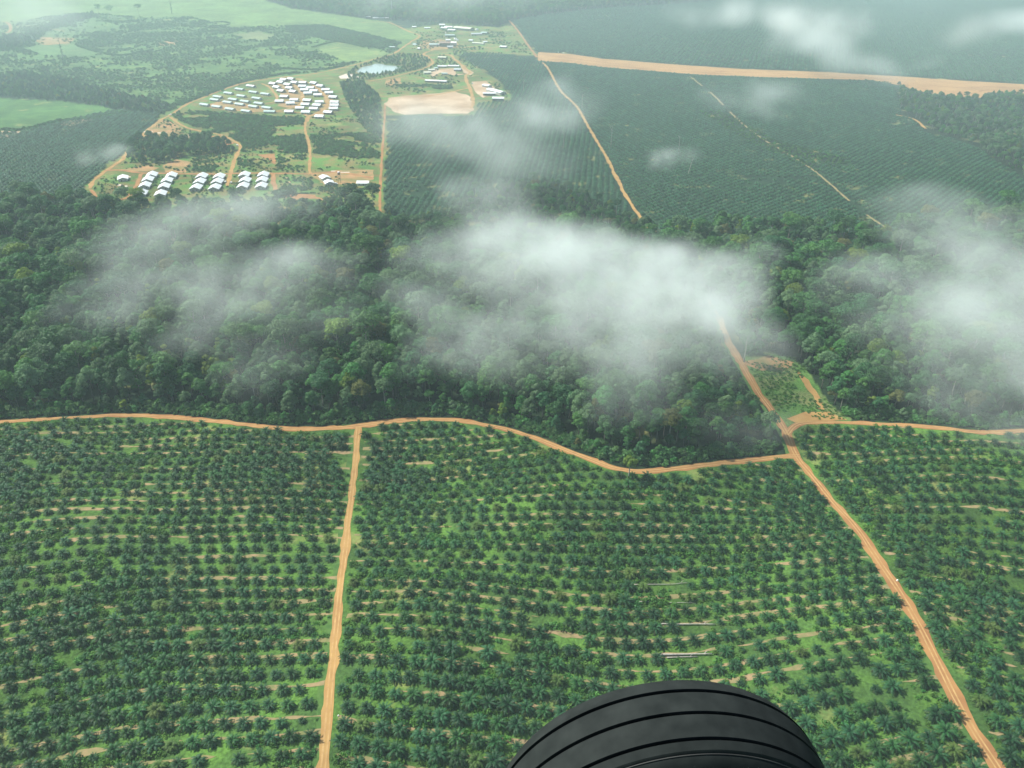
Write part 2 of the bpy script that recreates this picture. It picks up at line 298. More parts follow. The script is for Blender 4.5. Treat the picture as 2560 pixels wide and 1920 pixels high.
# ------------------------------------------------------------------ ground sheet
def build_ground():
    rr = np.exp(np.linspace(math.log(90), math.log(9000), 500))
    aa = np.concatenate([np.linspace(-180, -42, 40, endpoint=False), np.linspace(-42, 42, 520, endpoint=False), np.linspace(42, 180, 40, endpoint=False)]) * math.pi / 180
    na = len(aa); RR, AA = np.meshgrid(rr, aa, indexing='ij')
    X = RR * np.sin(AA); Y = RR * np.cos(AA); Z = terrain(X, Y)
    P = np.stack([X.ravel(), Y.ravel()], -1)
    V = np.vstack([np.column_stack([P, Z.ravel()]), [[0, 0, 0]]])
    i = np.arange(len(rr) - 1)[:, None]; j = np.arange(na)[None]; j2 = (j + 1) % na
    F = np.stack([i * na + j, i * na + j2, (i + 1) * na + j2, (i + 1) * na + j], -1).reshape(-1, 4)
    F = F[:, ::-1].tolist() + [(k, (k + 1) % na, len(V) - 1) for k in range(na)]
    me = mesh('ground', V, F, smooth=True)
    n = len(P)
    A = np.empty((n, 3)); B = np.empty((n, 3))
    A[:] = (0.066, 0.142, 0.025); B[:] = (0.042, 0.090, 0.022)          # cover crop between the palms
    Q = P + np.stack([fbm(P[:, 0], P[:, 1], 60, 2) - .5, fbm(P[:, 0], P[:, 1], 60, 8) - .5], -1) * np.clip((P[:, 1:2] - 700) / 30, 0, 26)
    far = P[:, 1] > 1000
    A[far] = (0.016, 0.040, 0.018); B[far] = (0.010, 0.026, 0.013)  # darker base colour carries the shade between far crowns
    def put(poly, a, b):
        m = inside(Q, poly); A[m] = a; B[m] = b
    for q_ in (P_F, P_H, P_G): put(q_, (0.016, 0.040, 0.018), (0.010, 0.026, 0.013))  # same darkened ground, shade of the palm gaps put into the colour
    sett = gp([(175, 455), (190, 400), (300, 300), (345, 252), (400, 220), (545, 165), (700, 150), (830, 108), (905, 76), (860, 62), (1000, 48), (1105, 55), (1160, 120), (1000, 114), (990, 120), (1050, 152), (1108, 205), (1100, 220), (1022, 250), (838, 250), (832, 475), (600, 470), (330, 475)], D)
    put(sett, (0.068, 0.150, 0.032), (0.145, 0.125, 0.044))
    put(P_J, (0.042, 0.105, 0.030), (0.085, 0.150, 0.040))
    put(P_grass, (0.115, 0.190, 0.050), (0.078, 0.140, 0.042))
    put(P_fieldb, (0.1369, 0.1998, 0.0592), (0.0962, 0.1554, 0.0518))
    put(P_fieldc, (0.0888, 0.1628, 0.0555), (0.0703, 0.1406, 0.0481))
    put(P_fieldd, (0.1480, 0.1776, 0.0740), (0.1184, 0.1480, 0.0592))
    put(P_bright, (0.062, 0.140, 0.036), (0.040, 0.105, 0.030))
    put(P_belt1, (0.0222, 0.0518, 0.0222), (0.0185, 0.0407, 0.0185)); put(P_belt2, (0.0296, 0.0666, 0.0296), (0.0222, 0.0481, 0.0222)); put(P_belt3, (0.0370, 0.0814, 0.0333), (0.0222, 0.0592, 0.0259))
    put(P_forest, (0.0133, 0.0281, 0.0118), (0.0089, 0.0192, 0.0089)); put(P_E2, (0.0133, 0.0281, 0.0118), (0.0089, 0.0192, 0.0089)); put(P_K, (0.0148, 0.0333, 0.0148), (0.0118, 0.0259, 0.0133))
    put(P_clear, (0.070, 0.150, 0.034), (0.105, 0.135, 0.046))
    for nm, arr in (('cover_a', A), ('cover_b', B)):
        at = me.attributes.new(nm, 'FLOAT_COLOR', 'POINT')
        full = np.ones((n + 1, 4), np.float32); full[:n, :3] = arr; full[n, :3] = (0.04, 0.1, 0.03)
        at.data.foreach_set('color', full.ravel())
    m = bpy.data.materials.new('plantation_ground'); m.use_nodes = True; N = m.node_tree.nodes; L = m.node_tree.links
    b = next(x for x in N if x.type == 'BSDF_PRINCIPLED'); b.inputs['Roughness'].default_value = 0.95; b.inputs['Specular IOR Level'].default_value = 0.1
    a1 = N.new('ShaderNodeAttribute'); a1.attribute_name = 'cover_a'; a2 = N.new('ShaderNodeAttribute'); a2.attribute_name = 'cover_b'
    tc = N.new('ShaderNodeTexCoord')
    def noise(s, d): x = N.new('ShaderNodeTexNoise'); x.inputs['Scale'].default_value = s; x.inputs['Detail'].default_value = d; L.new(tc.outputs['Object'], x.inputs['Vector']); return x
    n1 = noise(0.045, 8); n2 = noise(0.6, 4); n3 = noise(0.028, 7)
    r1 = N.new('ShaderNodeMapRange'); r1.inputs[1].default_value = 0.4; r1.inputs[2].default_value = 0.6; L.new(n1.outputs['Fac'], r1.inputs[0])
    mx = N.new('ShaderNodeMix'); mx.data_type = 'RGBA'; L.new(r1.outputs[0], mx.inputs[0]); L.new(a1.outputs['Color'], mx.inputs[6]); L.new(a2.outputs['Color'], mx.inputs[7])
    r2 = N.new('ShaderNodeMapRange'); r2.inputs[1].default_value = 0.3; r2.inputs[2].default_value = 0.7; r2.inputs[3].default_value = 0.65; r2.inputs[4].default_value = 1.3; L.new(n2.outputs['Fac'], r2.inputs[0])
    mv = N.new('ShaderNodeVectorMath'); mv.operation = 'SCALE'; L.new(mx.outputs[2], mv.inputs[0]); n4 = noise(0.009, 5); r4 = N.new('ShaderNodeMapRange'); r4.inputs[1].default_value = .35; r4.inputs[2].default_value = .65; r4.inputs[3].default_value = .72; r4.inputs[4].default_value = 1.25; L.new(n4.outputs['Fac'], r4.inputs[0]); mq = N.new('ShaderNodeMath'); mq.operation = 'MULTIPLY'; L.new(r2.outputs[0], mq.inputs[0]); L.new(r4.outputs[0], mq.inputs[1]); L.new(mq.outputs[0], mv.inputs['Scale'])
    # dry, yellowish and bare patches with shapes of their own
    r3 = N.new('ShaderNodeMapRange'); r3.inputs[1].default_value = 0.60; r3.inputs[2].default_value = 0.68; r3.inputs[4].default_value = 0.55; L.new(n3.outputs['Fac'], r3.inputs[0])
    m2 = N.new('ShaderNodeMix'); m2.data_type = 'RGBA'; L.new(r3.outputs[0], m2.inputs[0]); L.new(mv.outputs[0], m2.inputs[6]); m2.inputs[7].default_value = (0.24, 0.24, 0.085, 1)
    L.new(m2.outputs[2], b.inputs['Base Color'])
    bp = N.new('ShaderNodeBump'); bp.inputs['Distance'].default_value = 0.8; bp.inputs['Strength'].default_value = 0.7; L.new(n2.outputs['Fac'], bp.inputs['Height']); L.new(bp.outputs[0], b.inputs['Normal'])
    me.materials.append(m)
    o = link('ground', me); tag(o, 'rolling green plantation ground with cover plants and dry patches', 'ground', kind='structure')
build_ground()

# ------------------------------------------------------------------ roads: draped strips with ragged edges, wheel ruts and grass verges
def ribbon(line, width, lift, seed, rag=0.25, off=0.0, cols=4, keep=None, taper=None):
    t = np.gradient(line, axis=0); t /= np.maximum(np.hypot(*t.T)[:, None], 1e-6); nrm = np.stack([-t[:, 1], t[:, 0]], -1)
    s = np.concatenate([[0], np.cumsum(np.hypot(*np.diff(line, axis=0).T))])
    el = (vnoise(s, s * 0, 6, seed) - .5) * 2 * rag * width + (vnoise(s, s * 0, 31, seed + 1) - .5) * rag * width
    er = (vnoise(s, s * 0, 9, seed + 2) - .5) * 2 * rag * width + (vnoise(s, s * 0, 31, seed + 4) - .5) * rag * width
    V = []; n = len(line)
    for k in range(cols + 1):
        f = k / cols
        o = off + (-width / 2 + el) * (1 - f) + (width / 2 + er) * f
        if taper is not None: o = off + (o - off) * taper
        p = line + nrm * o[:, None]
        V.append(np.column_stack([p, terrain(p[:, 0], p[:, 1]) + lift]))
    V = np.stack(V, 1).reshape(-1, 3); F = []
    for i in range(n - 1):
        if keep is not None and not keep[i]: continue
        for k in range(cols):
            a = i * (cols + 1) + k; F.append((a, a + 1, a + cols + 2, a + cols + 1)[::-1])
    return V, F
road_text = dict(
    curved=('dirt_road', 'reddish dirt road curving along the foot of the forest', M_road), straight=('dirt_track', 'pale straight dirt track running down between two palm blocks', M_roadl),
    wide=('dirt_road', 'wide reddish dirt road slanting from the cloud down to the lower right corner', M_road), branch=('dirt_road', 'reddish dirt road branching right from the wide road below the clearing', M_road),
    far=('dirt_road', 'thin dirt road slanting up through the far palm block to the airstrip', M_roadl), farlink=('dirt_road', 'narrow overgrown dirt track running under the big cloud', M_road),
    hill=('dirt_road', 'dirt road climbing away above the left end of the airstrip', M_road), trail=('trail', 'narrow overgrown sandy trail crossing the far palm block', M_soil),
    trail2=('trail', 'short sandy trail between far palms and the right hand forest', M_roadl), block=('dirt_track', 'reddish dirt track along the edge between settlement and far palms', M_road),
    outer=('dirt_road', 'long dirt road round the settlement up to the far hamlet', M_roadl), spur=('dirt_track', 'dirt track bending past the dark grove down to the row houses', M_roadl),
    middle=('dirt_track', 'dirt track winding down from the arc village', M_roadl), cross=('dirt_road', 'reddish dirt street passing behind the white row houses', M_road),
    loop=('dirt_track', 'dirt loop round the single house left of the row houses', M_road), stub=('dirt_track', 'red dirt lane in front of the empty house plots', M_road),
    arc=('dirt_road', 'outer curved dirt street of the arc village', M_roadl), arc2=('dirt_road', 'inner curved dirt street of the arc village', M_roadl), arc3=('dirt_track', 'short curved lane beside the pale green long houses', M_roadl),
    lower=('dirt_track', 'dirt lane along the lower edge of the arc village', M_roadl), mill=('dirt_road', 'dirt road passing the pond up to the mill', M_roadl), school=('dirt_road', 'dirt road running down past the white workshops', M_roadl),
    field=('dirt_track', 'faint dirt track along the top of the sandy field', M_roadl), ring=('dirt_track', 'red dirt bend at the left edge of the top left fields', M_road), fieldtrack=('dirt_track', 'pale track across the top left fields', M_roadl))
si = 0
for k, (w, ln) in ROADS.items():
    nm, lb, mt = road_text[k]
    dist = np.hypot(*ln.mean(0)); si += 1
    lift = 0.10 + 0.010 * si / 4 + (0.12 if dist > 900 else 0)
    fine = spline(ln[::2], 3.0) if dist < 1100 else ln
    keep = None
    if k in ('trail', 'trail2'):
        s = np.arange(len(fine)) * 4.0; keep = vnoise(s, s * 0, 38, 5) > 0.36
    V, F = ribbon(fine, w, lift, si, 0.20 if k in ('curved', 'wide', 'branch', 'straight') else 0.25, keep=keep)
    o = link(nm, mesh(nm, V, F, [mt], smooth=True)); tag(o, lb, 'road', kind='structure')
    if k in ('curved', 'straight', 'wide', 'branch'):
        for sgn in (-1, 1):
            V, F = ribbon(fine, 0.75, lift + 0.05, si * 5 + sgn, 0.22, off=sgn * 0.95, cols=1)
            r = link('wheel_rut', mesh('wheel_rut', V, F, [M_rut], smooth=True), o)
            r['label'] = 'paler packed wheel track'
        # grass verges beside the road
        if k in ('straight', 'wide'):
            V, F = ribbon(fine, 3.4, lift - 0.06, si * 7, 0.25, off=-(w / 2 + 1.2), cols=1)
            ve = link('verge', mesh('verge', V, F, [M_verge], smooth=True)); tag(ve, f'bright grass strip along the right side of the {"pale straight track" if k == "straight" else "wide reddish road"}', 'verge', kind='structure')

# ------------------------------------------------------------------ bare patches (draped, ragged)
def patch(name, label, poly, mt, lift=0.16, rag=3.0, cell=6.0, cat='bare ground', seed=0, kind='structure'):
    poly = np.asarray(poly); c = np.vstack([poly, poly[:1]])
    pts = []
    for a, b in zip(c[:-1], c[1:]):
        n = max(1, int(np.hypot(*(b - a)) / cell))
        pts += [a + (b - a) * i / n for i in range(n)]
    pts = np.array(pts)
    pts = pts + np.stack([fbm(pts[:, 0], pts[:, 1], cell * 3, seed + 1) - .5, fbm(pts[:, 0], pts[:, 1], cell * 3, seed + 9) - .5], -1) * 2 * rag
    bm = bmesh.new(); vs = [bm.verts.new((*p, 0)) for p in pts]; es = [bm.edges.new((vs[i], vs[(i + 1) % len(vs)])) for i in range(len(vs))]
    bmesh.ops.triangle_fill(bm, edges=es, use_beauty=True)
    if pts[:, 1].mean() < 1050:
        for _ in range(2): bmesh.ops.subdivide_edges(bm, edges=[e for e in bm.edges if e.calc_length() > cell], cuts=1)
        bmesh.ops.triangulate(bm, faces=bm.faces)
    for v in bm.verts: v.co.z = float(terrain(v.co.x, v.co.y)) + lift
    bmesh.ops.recalc_face_normals(bm, faces=bm.faces)
    me = bpy.data.meshes.new(name); bm.to_mesh(me); bm.free()
    if len(me.polygons) and sum(p.normal.z for p in me.polygons) < 0: me.flip_normals()
    me.materials.append(mt); o = link(name, me); tag(o, label, cat, kind=kind); return o
strip_o = patch('airstrip', 'long pale laterite airstrip crossing the far palms', P_run, M_run, 0.3, 4, 14, 'airstrip')
_t = spline(gp(runway_top, D), 15); _b = spline(gp(runway_bot[::-1], D), 15)
_q = np.linspace(0, 1, 160); _ti = np.stack([np.interp(_q, np.linspace(0, 1, len(_t)), _t[:, k]) for k in (0, 1)], -1); _bi = np.stack([np.interp(_q, np.linspace(0, 1, len(_b)), _b[:, k]) for k in (0, 1)], -1)
for _f, _w, _m in ((.3, 4.0, M_rut), (.46, 6.0, M_road), (.6, 3.5, M_rut), (.75, 5.0, M_road)):
    _v, _fc = ribbon(_ti * (1 - _f) + _bi * _f, _w, .42 + _f * .1, int(_f * 100), .5, cols=1, keep=vnoise(_q * 900, _q * 0, 60, int(_f * 50)) > .28)
    link('wheel_streak', mesh('wheel_streak', _v, _fc, [_m], smooth=True), strip_o)['label'] = 'worn lengthwise wheel streak'
patch('sand_field', 'large pale sandy football field beside the far palms', gp([(380, 960), (560, 935), (720, 925), (900, 915), (1100, 893), (1230, 925), (1285, 1075), (1240, 1120), (900, 1130), (480, 1130), (350, 1010)], Z4), M_sand, 0.26, 11, 9)
patch('sand_yard', 'tan sandy yard in front of the white workshops', gp([(1270, 785), (1420, 775), (1520, 850), (1480, 890), (1400, 960), (1300, 890)], Z4), M_sand, 0.26, 3, 8)
patch('sand_yard', 'tan turning place where the road bends below the mill palms', gp([(1150, 600), (1200, 630), (1300, 690), (1260, 715), (1190, 690)], Z4), M_sand, 0.25, 3, 8)
patch('sand_yard', 'pale trodden yard between the camp buildings', gp([(830, 700), (900, 650), (1100, 640), (1110, 700), (1200, 705), (1100, 720), (930, 690), (860, 730)], Z4), M_sand, 0.25, 3, 8)
patch('bare_earth', 'red earth yard around the mill', gp([(700, 420), (760, 345), (950, 335), (1120, 360), (1150, 410), (1000, 440), (860, 450)], Z4), M_bare, 0.2, 4, 10)
patch('bare_earth', 'brown bare ground beside the pond road', gp([(355, 765), (510, 745), (520, 800), (420, 830), (350, 820)], Z4), M_bare, 0.2, 4, 8)
patch('bare_earth', 'worn earth slope left of the dark grove', gp([(600, 605), (640, 560), (700, 520), (740, 525), (790, 555), (760, 590), (700, 610)], Z1), M_bare, 0.24, 3, 6)
patch('bare_earth', 'orange scraped earth below the bending track', gp([(880, 590), (950, 585), (1015, 618), (980, 628), (910, 615)], Z1), M_road, 0.25, 3, 5)
patch('bare_earth', 'pale scraped earth between the two tracks', gp([(770, 600), (830, 575), (870, 585), (810, 610)], Z1), M_sand, 0.25, 3, 5)
patch('bare_earth', 'brown earth strip above the left row houses', gp([(700, 715), (760, 690), (825, 700), (800, 745), (720, 745)], Z1), M_bare, 0.22, 3, 5)
patch('bare_earth', 'brown earth beside the lone left house', gp([(500, 735), (640, 715), (690, 725), (640, 742), (560, 742)], Z1), M_bare, 0.22, 2, 4)
patch('bare_earth', 'orange earth corner among the bushes above the row houses', gp([(1110, 668), (1190, 665), (1192, 712), (1160, 690)], Z1), M_road, 0.22, 2, 4)
patch('bare_earth', 'long red earth strip in front of the empty plots', gp([(1195, 835), (1280, 838), (1360, 842), (1370, 858), (1280, 860), (1210, 852)], Z1), M_road, 0.24, 2, 4)
patch('bare_earth', 'worn ground around the two right houses', gp([(1345, 755), (1460, 735), (1615, 735), (1615, 775), (1500, 800), (1380, 790)], Z1), M_bare, 0.2, 3, 5)
patch('bare_earth', 'worn tan ground inside the arc village', gp([(1000, 165), (1220, 150), (1420, 200), (1500, 330), (1480, 440), (1300, 500), (1120, 470), (1180, 330), (1100, 230)], ZA), M_bare, 0.16, 4, 8)
patch('bare_earth', 'worn tan ground along the outer arc of houses', gp([(1600, 150), (1760, 230), (1880, 340), (1930, 470), (1830, 580), (1640, 640), (1580, 600), (1720, 520), (1780, 420), (1740, 300), (1640, 210)], ZA), M_bare, 0.17, 3, 8)
patch('bare_earth', 'worn brown ground between the pale green long houses', gp([(90, 470), (330, 400), (560, 410), (900, 470), (1090, 520), (800, 560), (420, 530)], ZA), M_bare, 0.15, 4, 8)
patch('sand_clearing', 'pale sandy strip at the foot of the forest clearing', gp([(1700, 905), (1740, 890), (1790, 890), (1830, 907), (1780, 908), (1720, 914)], D), M_roadl, 0.22, 1.5, 4)
patch('sand_clearing', 'brown earth bank at the top of the forest clearing', gp([(1602, 784), (1660, 768), (1715, 782), (1700, 800), (1640, 800)], D), M_bare, 0.2, 3, 5)
patch('sand_clearing', 'narrow sandy path inside the forest clearing', gp([(1722, 800), (1745, 820), (1770, 858), (1782, 885), (1768, 884), (1755, 855), (1732, 825)], D), M_roadl, 0.24, 1.5, 3)
patch('sand_pile', 'white sand heap beside the pond', gp([(1880, 92), (1950, 68), (2045, 100), (1990, 106), (1900, 108)], Z3), M_whites, 0.4, 2, 5, 'sand')
patch('field_patch', 'small tan harvested corner of the bright left field', gp([(265, 540), (300, 513), (400, 517), (360, 530), (310, 545)], Z1), M_sand, 0.24, 3, 6)
patch('field_patch', 'tan bare spot at the left edge of the bright field', gp([(-30, 570), (50, 562), (95, 570), (40, 590), (-30, 605)], Z1), M_sand, 0.24, 3, 6)
patch('field_patch', 'greyish bare patch beside the bare tree in the fields', gp([(150, 175), (180, 160), (330, 165), (300, 188), (190, 195)], Z1), M_bare, 0.24, 6, 14)
patch('field_patch', 'grey bare patch in the middle of the fields', gp([(690, 185), (760, 172), (770, 190), (700, 200)], Z1), M_bare, 0.24, 6, 14)
for i, (x, y, w, h) in enumerate([(1240, 770, 16, 6), (1245, 788, 18, 6), (1240, 805, 14, 5), (1405, 795, 18, 5), (1490, 745, 40, 3), (1440, 740, 20, 3), (520, 800, 24, 7), (555, 765, 18, 4), (545, 805, 12, 4), (430, 852, 12, 4), (640, 570, 40, 4), (700, 575, 40, 4)]):
    patch('pale_slab', f'{["", "second "][i > 5]}pale sand and concrete spot number {i + 1} on the settlement ground' if False else ['square foundation slab, upper one left of the bushes', 'square foundation slab, middle one left of the bushes', 'square foundation slab, lowest one left of the bushes', 'pale slab beside the two right houses', 'long thin pale strip behind the water tower', 'pale spot behind the two right houses', 'large pale slab right of the lone left house', 'pale sand behind the lone left house', 'small pale spot below the lone left house', 'tiny pale spot inside the dirt loop', 'pale scrape on the worn slope, left one', 'pale scrape on the worn slope, right one'][i], gp([(x - w / 2, y - h / 2), (x + w / 2, y - h / 2), (x + w / 2, y + h / 2), (x - w / 2, y + h / 2)], Z1), M_whites if i > 3 else M_sand, 0.3, 0.8, 3, 'slab', i)
mw = bpy.data.materials.new('pond_water'); mw.use_nodes = True
b = next(n for n in mw.node_tree.nodes if n.type == 'BSDF_PRINCIPLED'); b.inputs['Base Color'].default_value = (0.30, 0.38, 0.36, 1); b.inputs['Roughness'].default_value = 0.08
patch('water', 'pale reflecting pond below the mill', P_lake, mw, 0.22, 4, 10, 'pond')
pond2 = gp([(640, 382), (660, 372), (700, 372), (714, 380), (690, 392), (650, 394)], Z4)
patch('water', 'tiny pale pond left of the mill', pond2, mw, 0.22, 1, 6, 'pond')

# ------------------------------------------------------------------ palm, tree and shrub models
def palm_mesh(name, nf, L, seed, mats, droop=1.0):
    r = random.Random(seed); V = []; F = []; FM = []
    for i in range(nf):
        u = i / nf
        az = i * 2.39996 + r.uniform(-.2, .2)
        el = R(80) - u ** 0.75 * R(92) + r.uniform(-.1, .1)      # young fronds upright, old ones below level
        ln = L * (0.62 + 0.38 * min(1, u * 2.4)) * r.uniform(.9, 1.1)
        ns = 8; pos = Vector((0, 0, 0)); e = el; pts = []
        d0 = Vector((math.cos(az), math.sin(az), 0)); side = Vector((-math.sin(az), math.cos(az), 0))
        for s in range(ns + 1):
            pts.append((pos.copy(), e)); pos = pos + (d0 * math.cos(e) + Vector((0, 0, math.sin(e)))) * (ln / ns)
            e -= R(11) * droop * (0.5 + s / ns)
        m = 1 if (u > 0.80 and r.random() < 0.6) else 0
        for s in range(ns):                                           # rachis
            p, e0 = pts[s]; q, _ = pts[s + 1]; w = 0.09 * (1 - s / ns) + 0.02
            k = len(V); V += [p - side * w, p + side * w, q + side * w * .8, q - side * w * .8]; F.append((k, k + 1, k + 2, k + 3)); FM.append(m)
        for s in range(1, 2 * ns + 1):                                # leaflets
            f = s / (2 * ns); j = min(int(f * ns), ns - 1); t = f * ns - j
            p = pts[j][0].lerp(pts[j + 1][0], t); e0 = pts[j][1]
            dirv = d0 * math.cos(e0) + Vector((0, 0, math.sin(e0))); up = d0 * -math.sin(e0) + Vector((0, 0, math.cos(e0)))
            ll = L * 0.15 * (math.sin(math.pi * min(1, f * 0.82 + 0.16)) ** 0.7) * r.uniform(.85, 1.15)
            for sg in (-1, 1):
                tip = p + side * sg * ll * 0.86 + dirv * ll * 0.45 - up * ll * r.uniform(.05, .45)
                hw = dirv * (ln / ns * 0.24)
                k = len(V); V += [p - hw, p + hw, tip + hw * .45, tip - hw * .25]; F.append((k, k + 1, k + 2, k + 3)); FM.append(m)
    return mesh(name, V, F, mats, FM)
def trunk_mesh(name, h, r0, r1, mt, limbs=0, seed=0, limb_r=4.0):
    rr = random.Random(seed); b = MB(); lx, ly = rr.uniform(-.04, .04) * h, rr.uniform(-.04, .04) * h
    n = 6; pts = [(lx * (i / n) ** 2, ly * (i / n) ** 2, h * i / n) for i in range(n + 1)]
    b.tube(pts, [r0 * (1.5 if i == 0 else 1) + (r1 - r0) * i / n for i in range(n + 1)], 7)
    for k in range(limbs):
        f = rr.uniform(.62, .98); a = k * 2.4 + rr.uniform(-.4, .4); p = Vector((lx * f * f, ly * f * f, h * f)); l = limb_r * rr.uniform(.7, 1.15)
        q = p + Vector((math.cos(a) * l * .55, math.sin(a) * l * .55, l * .35)); w = p + Vector((math.cos(a) * l, math.sin(a) * l, l * .75))
        b.tube([p, q, w], [r1 * .7, r1 * .45, r1 * .15], 5)
    return b.me(name, [mt], True)
def crown_mesh(name, mt, seed, rad, hgt, base, clumps, leaves, leaf, flat=0.0, open_=0.0):
    """a crown of many leaf-clump faces gathered in lumpy sub-crowns"""
    g = np.random.default_rng(seed); cs = []
    for i in range(clumps):
        a = i * 2.39996 + g.uniform(-.5, .5); q = math.sqrt((i + .5) / clumps)
        rr = rad * 0.78 * q * g.uniform(.8, 1.1)
        zz = base + hgt * (0.78 - 0.62 * q ** 2 * (1 - flat)) * g.uniform(.72, 1.12)
        cs.append((rr * math.cos(a), rr * math.sin(a), zz, rad * g.uniform(.26, .44)))
    for i in range(int(clumps * 0.5)):
        a = g.uniform(0, 6.28); rr = rad * g.uniform(.3, .8)
        cs.append((rr * math.cos(a), rr * math.sin(a), base + hgt * g.uniform(.05, .4) * (1 - flat * .6), rad * g.uniform(.2, .36)))
    cs = np.array(cs); pick = g.choice(len(cs), leaves, p=cs[:, 3] ** 2 / (cs[:, 3] ** 2).sum())
    c = cs[pick]; d = g.normal(size=(leaves, 3)); d[:, 2] = np.where(d[:, 2] < -.25, -d[:, 2], d[:, 2]); d /= np.linalg.norm(d, axis=1)[:, None]
    p = c[:, :3] + d * c[:, 3:4] * g.uniform(.72, 1.08, (leaves, 1)) * np.array([1, 1, .78])
    nrm = d + g.normal(size=(leaves, 3)) * .38; nrm /= np.linalg.norm(nrm, axis=1)[:, None]
    t = np.cross(nrm, g.normal(size=(leaves, 3))); t /= np.linalg.norm(t, axis=1)[:, None]; bt = np.cross(nrm, t)
    s = leaf * g.uniform(.6, 1.25, (leaves, 1))
    V = np.stack([p - t * s, p + bt * s * .62, p + t * s, p - bt * s * .62], 1).reshape(-1, 3)
    F = np.arange(leaves * 4).reshape(-1, 4)
    return mesh(name, V, F, [mt])
PROTO = bpy.data.collections.new('prototypes')          # never linked to the scene: only sources for the scattered masses
def proto_collection(name, items):
    c = bpy.data.collections.new(name)
    for i, me in enumerate(items):
        o = bpy.data.objects.new(f'{name}_{i:02d}', me); c.objects.link(o)
    return c
def joined(name, *mes):
    bm = bmesh.new(); mats = []
    off = 0
    for me in mes:
        n0 = len(bm.faces); bm.from_mesh(me); bm.faces.ensure_lookup_table()
        for f in bm.faces[n0:]: f.material_index += off
        off += len(me.materials); mats += list(me.materials)
    out = bpy.data.meshes.new(name); bm.to_mesh(out); bm.free()
    for m in mats: out.materials.append(m)
    return out
def lifted(me, z):
    c = me.copy(); c.transform(Matrix.Translation((0, 0, z))); return c
def scatter(name, P, coll, scale, rot, idx, tilt=None, lift=0.0):
    """one object: points carrying copies of the models of coll"""
    n = len(P); V = np.column_stack([P, terrain(P[:, 0], P[:, 1]) + lift])
    me = bpy.data.meshes.new(name); me.vertices.add(n); me.vertices.foreach_set('co', V.astype(np.float32).ravel())
    for nm, ty, data in (('sc', 'FLOAT', scale), ('rz', 'FLOAT', rot), ('pick', 'INT', idx)):
        a = me.attributes.new(nm, ty, 'POINT'); a.data.foreach_set('value', np.asarray(data, np.float32 if ty == 'FLOAT' else np.int32))
    o = link(name, me)
    ng = bpy.data.node_groups.new(name, 'GeometryNodeTree')
    ng.interface.new_socket('Geometry', in_out='INPUT', socket_type='NodeSocketGeometry'); ng.interface.new_socket('Geometry', in_out='OUTPUT', socket_type='NodeSocketGeometry')
    N = ng.nodes; L = ng.links; gi = N.new('NodeGroupInput'); go = N.new('NodeGroupOutput')
    ip = N.new('GeometryNodeInstanceOnPoints'); ci = N.new('GeometryNodeCollectionInfo'); ci.inputs['Collection'].default_value = coll
    ci.inputs['Separate Children'].default_value = True; ci.inputs['Reset Children'].default_value = True
    ip.inputs['Pick Instance'].default_value = True
    def named(nm, ty): x = N.new('GeometryNodeInputNamedAttribute'); x.data_type = ty; x.inputs['Name'].default_value = nm; return x.outputs[0]
    cx = N.new('ShaderNodeCombineXYZ'); L.new(named('rz', 'FLOAT'), cx.inputs[2])
    L.new(gi.outputs[0], ip.inputs['Points']); L.new(ci.outputs[0], ip.inputs['Instance']); L.new(named('pick', 'INT'), ip.inputs['Instance Index'])
    L.new(cx.outputs[0], ip.inputs['Rotation']); L.new(named('sc', 'FLOAT'), ip.inputs['Scale']); L.new(ip.outputs[0], go.inputs[0])
    md = o.modifiers.new('scatter', 'NODES'); md.node_group = ng
    return o

PALM_CROWN = [palm_mesh(f'palm_crown_{i}', 26 + i, 4.9, 40 + i, [M_frond if i < 4 else M_yfrond, M_oldfrond], 0.9 + 0.12 * i) for i in range(5)]
PALM_TRUNK = trunk_mesh('palm_trunk', 1.9, 0.45, 0.42, M_palmtrunk)
PALM_Z = 1.9
def recoloured(me, mt):
    c = me.copy(); c.materials[0] = mt; return c
palm_coll = proto_collection('palm_model', [joined('palm_whole', lifted(c, PALM_Z), PALM_TRUNK) for c in PALM_CROWN] + [joined('palm_whole', lifted(recoloured(c, M_frondm), PALM_Z), PALM_TRUNK) for c in PALM_CROWN])

# ------------------------------------------------------------------ the near palm blocks: rows on the contour
def lattice(poly, dx, dy, ang, jit, seed, bend=0.0):
    g = np.random.default_rng(seed); c = poly.mean(0); rad = np.hypot(*(poly - c).T).max()
    n1 = int(rad / dx) + 2; n2 = int(rad / dy) + 2
    J, I = np.meshgrid(np.arange(-n2, n2 + 1), np.arange(-n1, n1 + 1), indexing='ij')
    U = (I + 0.5 * (J % 2)) * dx; Vv = J * dy
    U = U + g.normal(size=U.shape) * jit; Vv = Vv + g.normal(size=U.shape) * jit * .8
    ca, sa = math.cos(ang), math.sin(ang)
    P = np.stack([c[0] + U * ca - Vv * sa, c[1] + U * sa + Vv * ca], -1).reshape(-1, 2)
    if bend: P[:, 1] += bend * np.sin(P[:, 0] / 95 + P[:, 1] / 170)
    rows = J.ravel()
    k = inside(P, poly); return P[k], rows[k]
curved = ROADS['curved'][1]; straight = ROADS['straight'][1]; wide = ROADS['wide'][1]; branch = ROADS['branch'][1]
iw = np.argmin(np.hypot(*(wide - curved[-1]).T)); ib = np.argmin(np.hypot(*(wide - branch[0]).T)); ic = np.argmin(np.hypot(*(curved - straight[0]).T))
bl = np.array([[-420, 130.]]); br = np.array([[420, 130.]])
P_A = np.vstack([curved[:ic + 1], straight, bl, [[-640, 300]]])
P_B = np.vstack([curved[ic:], wide[iw:], straight[::-1]])
P_C = np.vstack([wide[ib:], br, [[700, 420]], branch[::-1]])
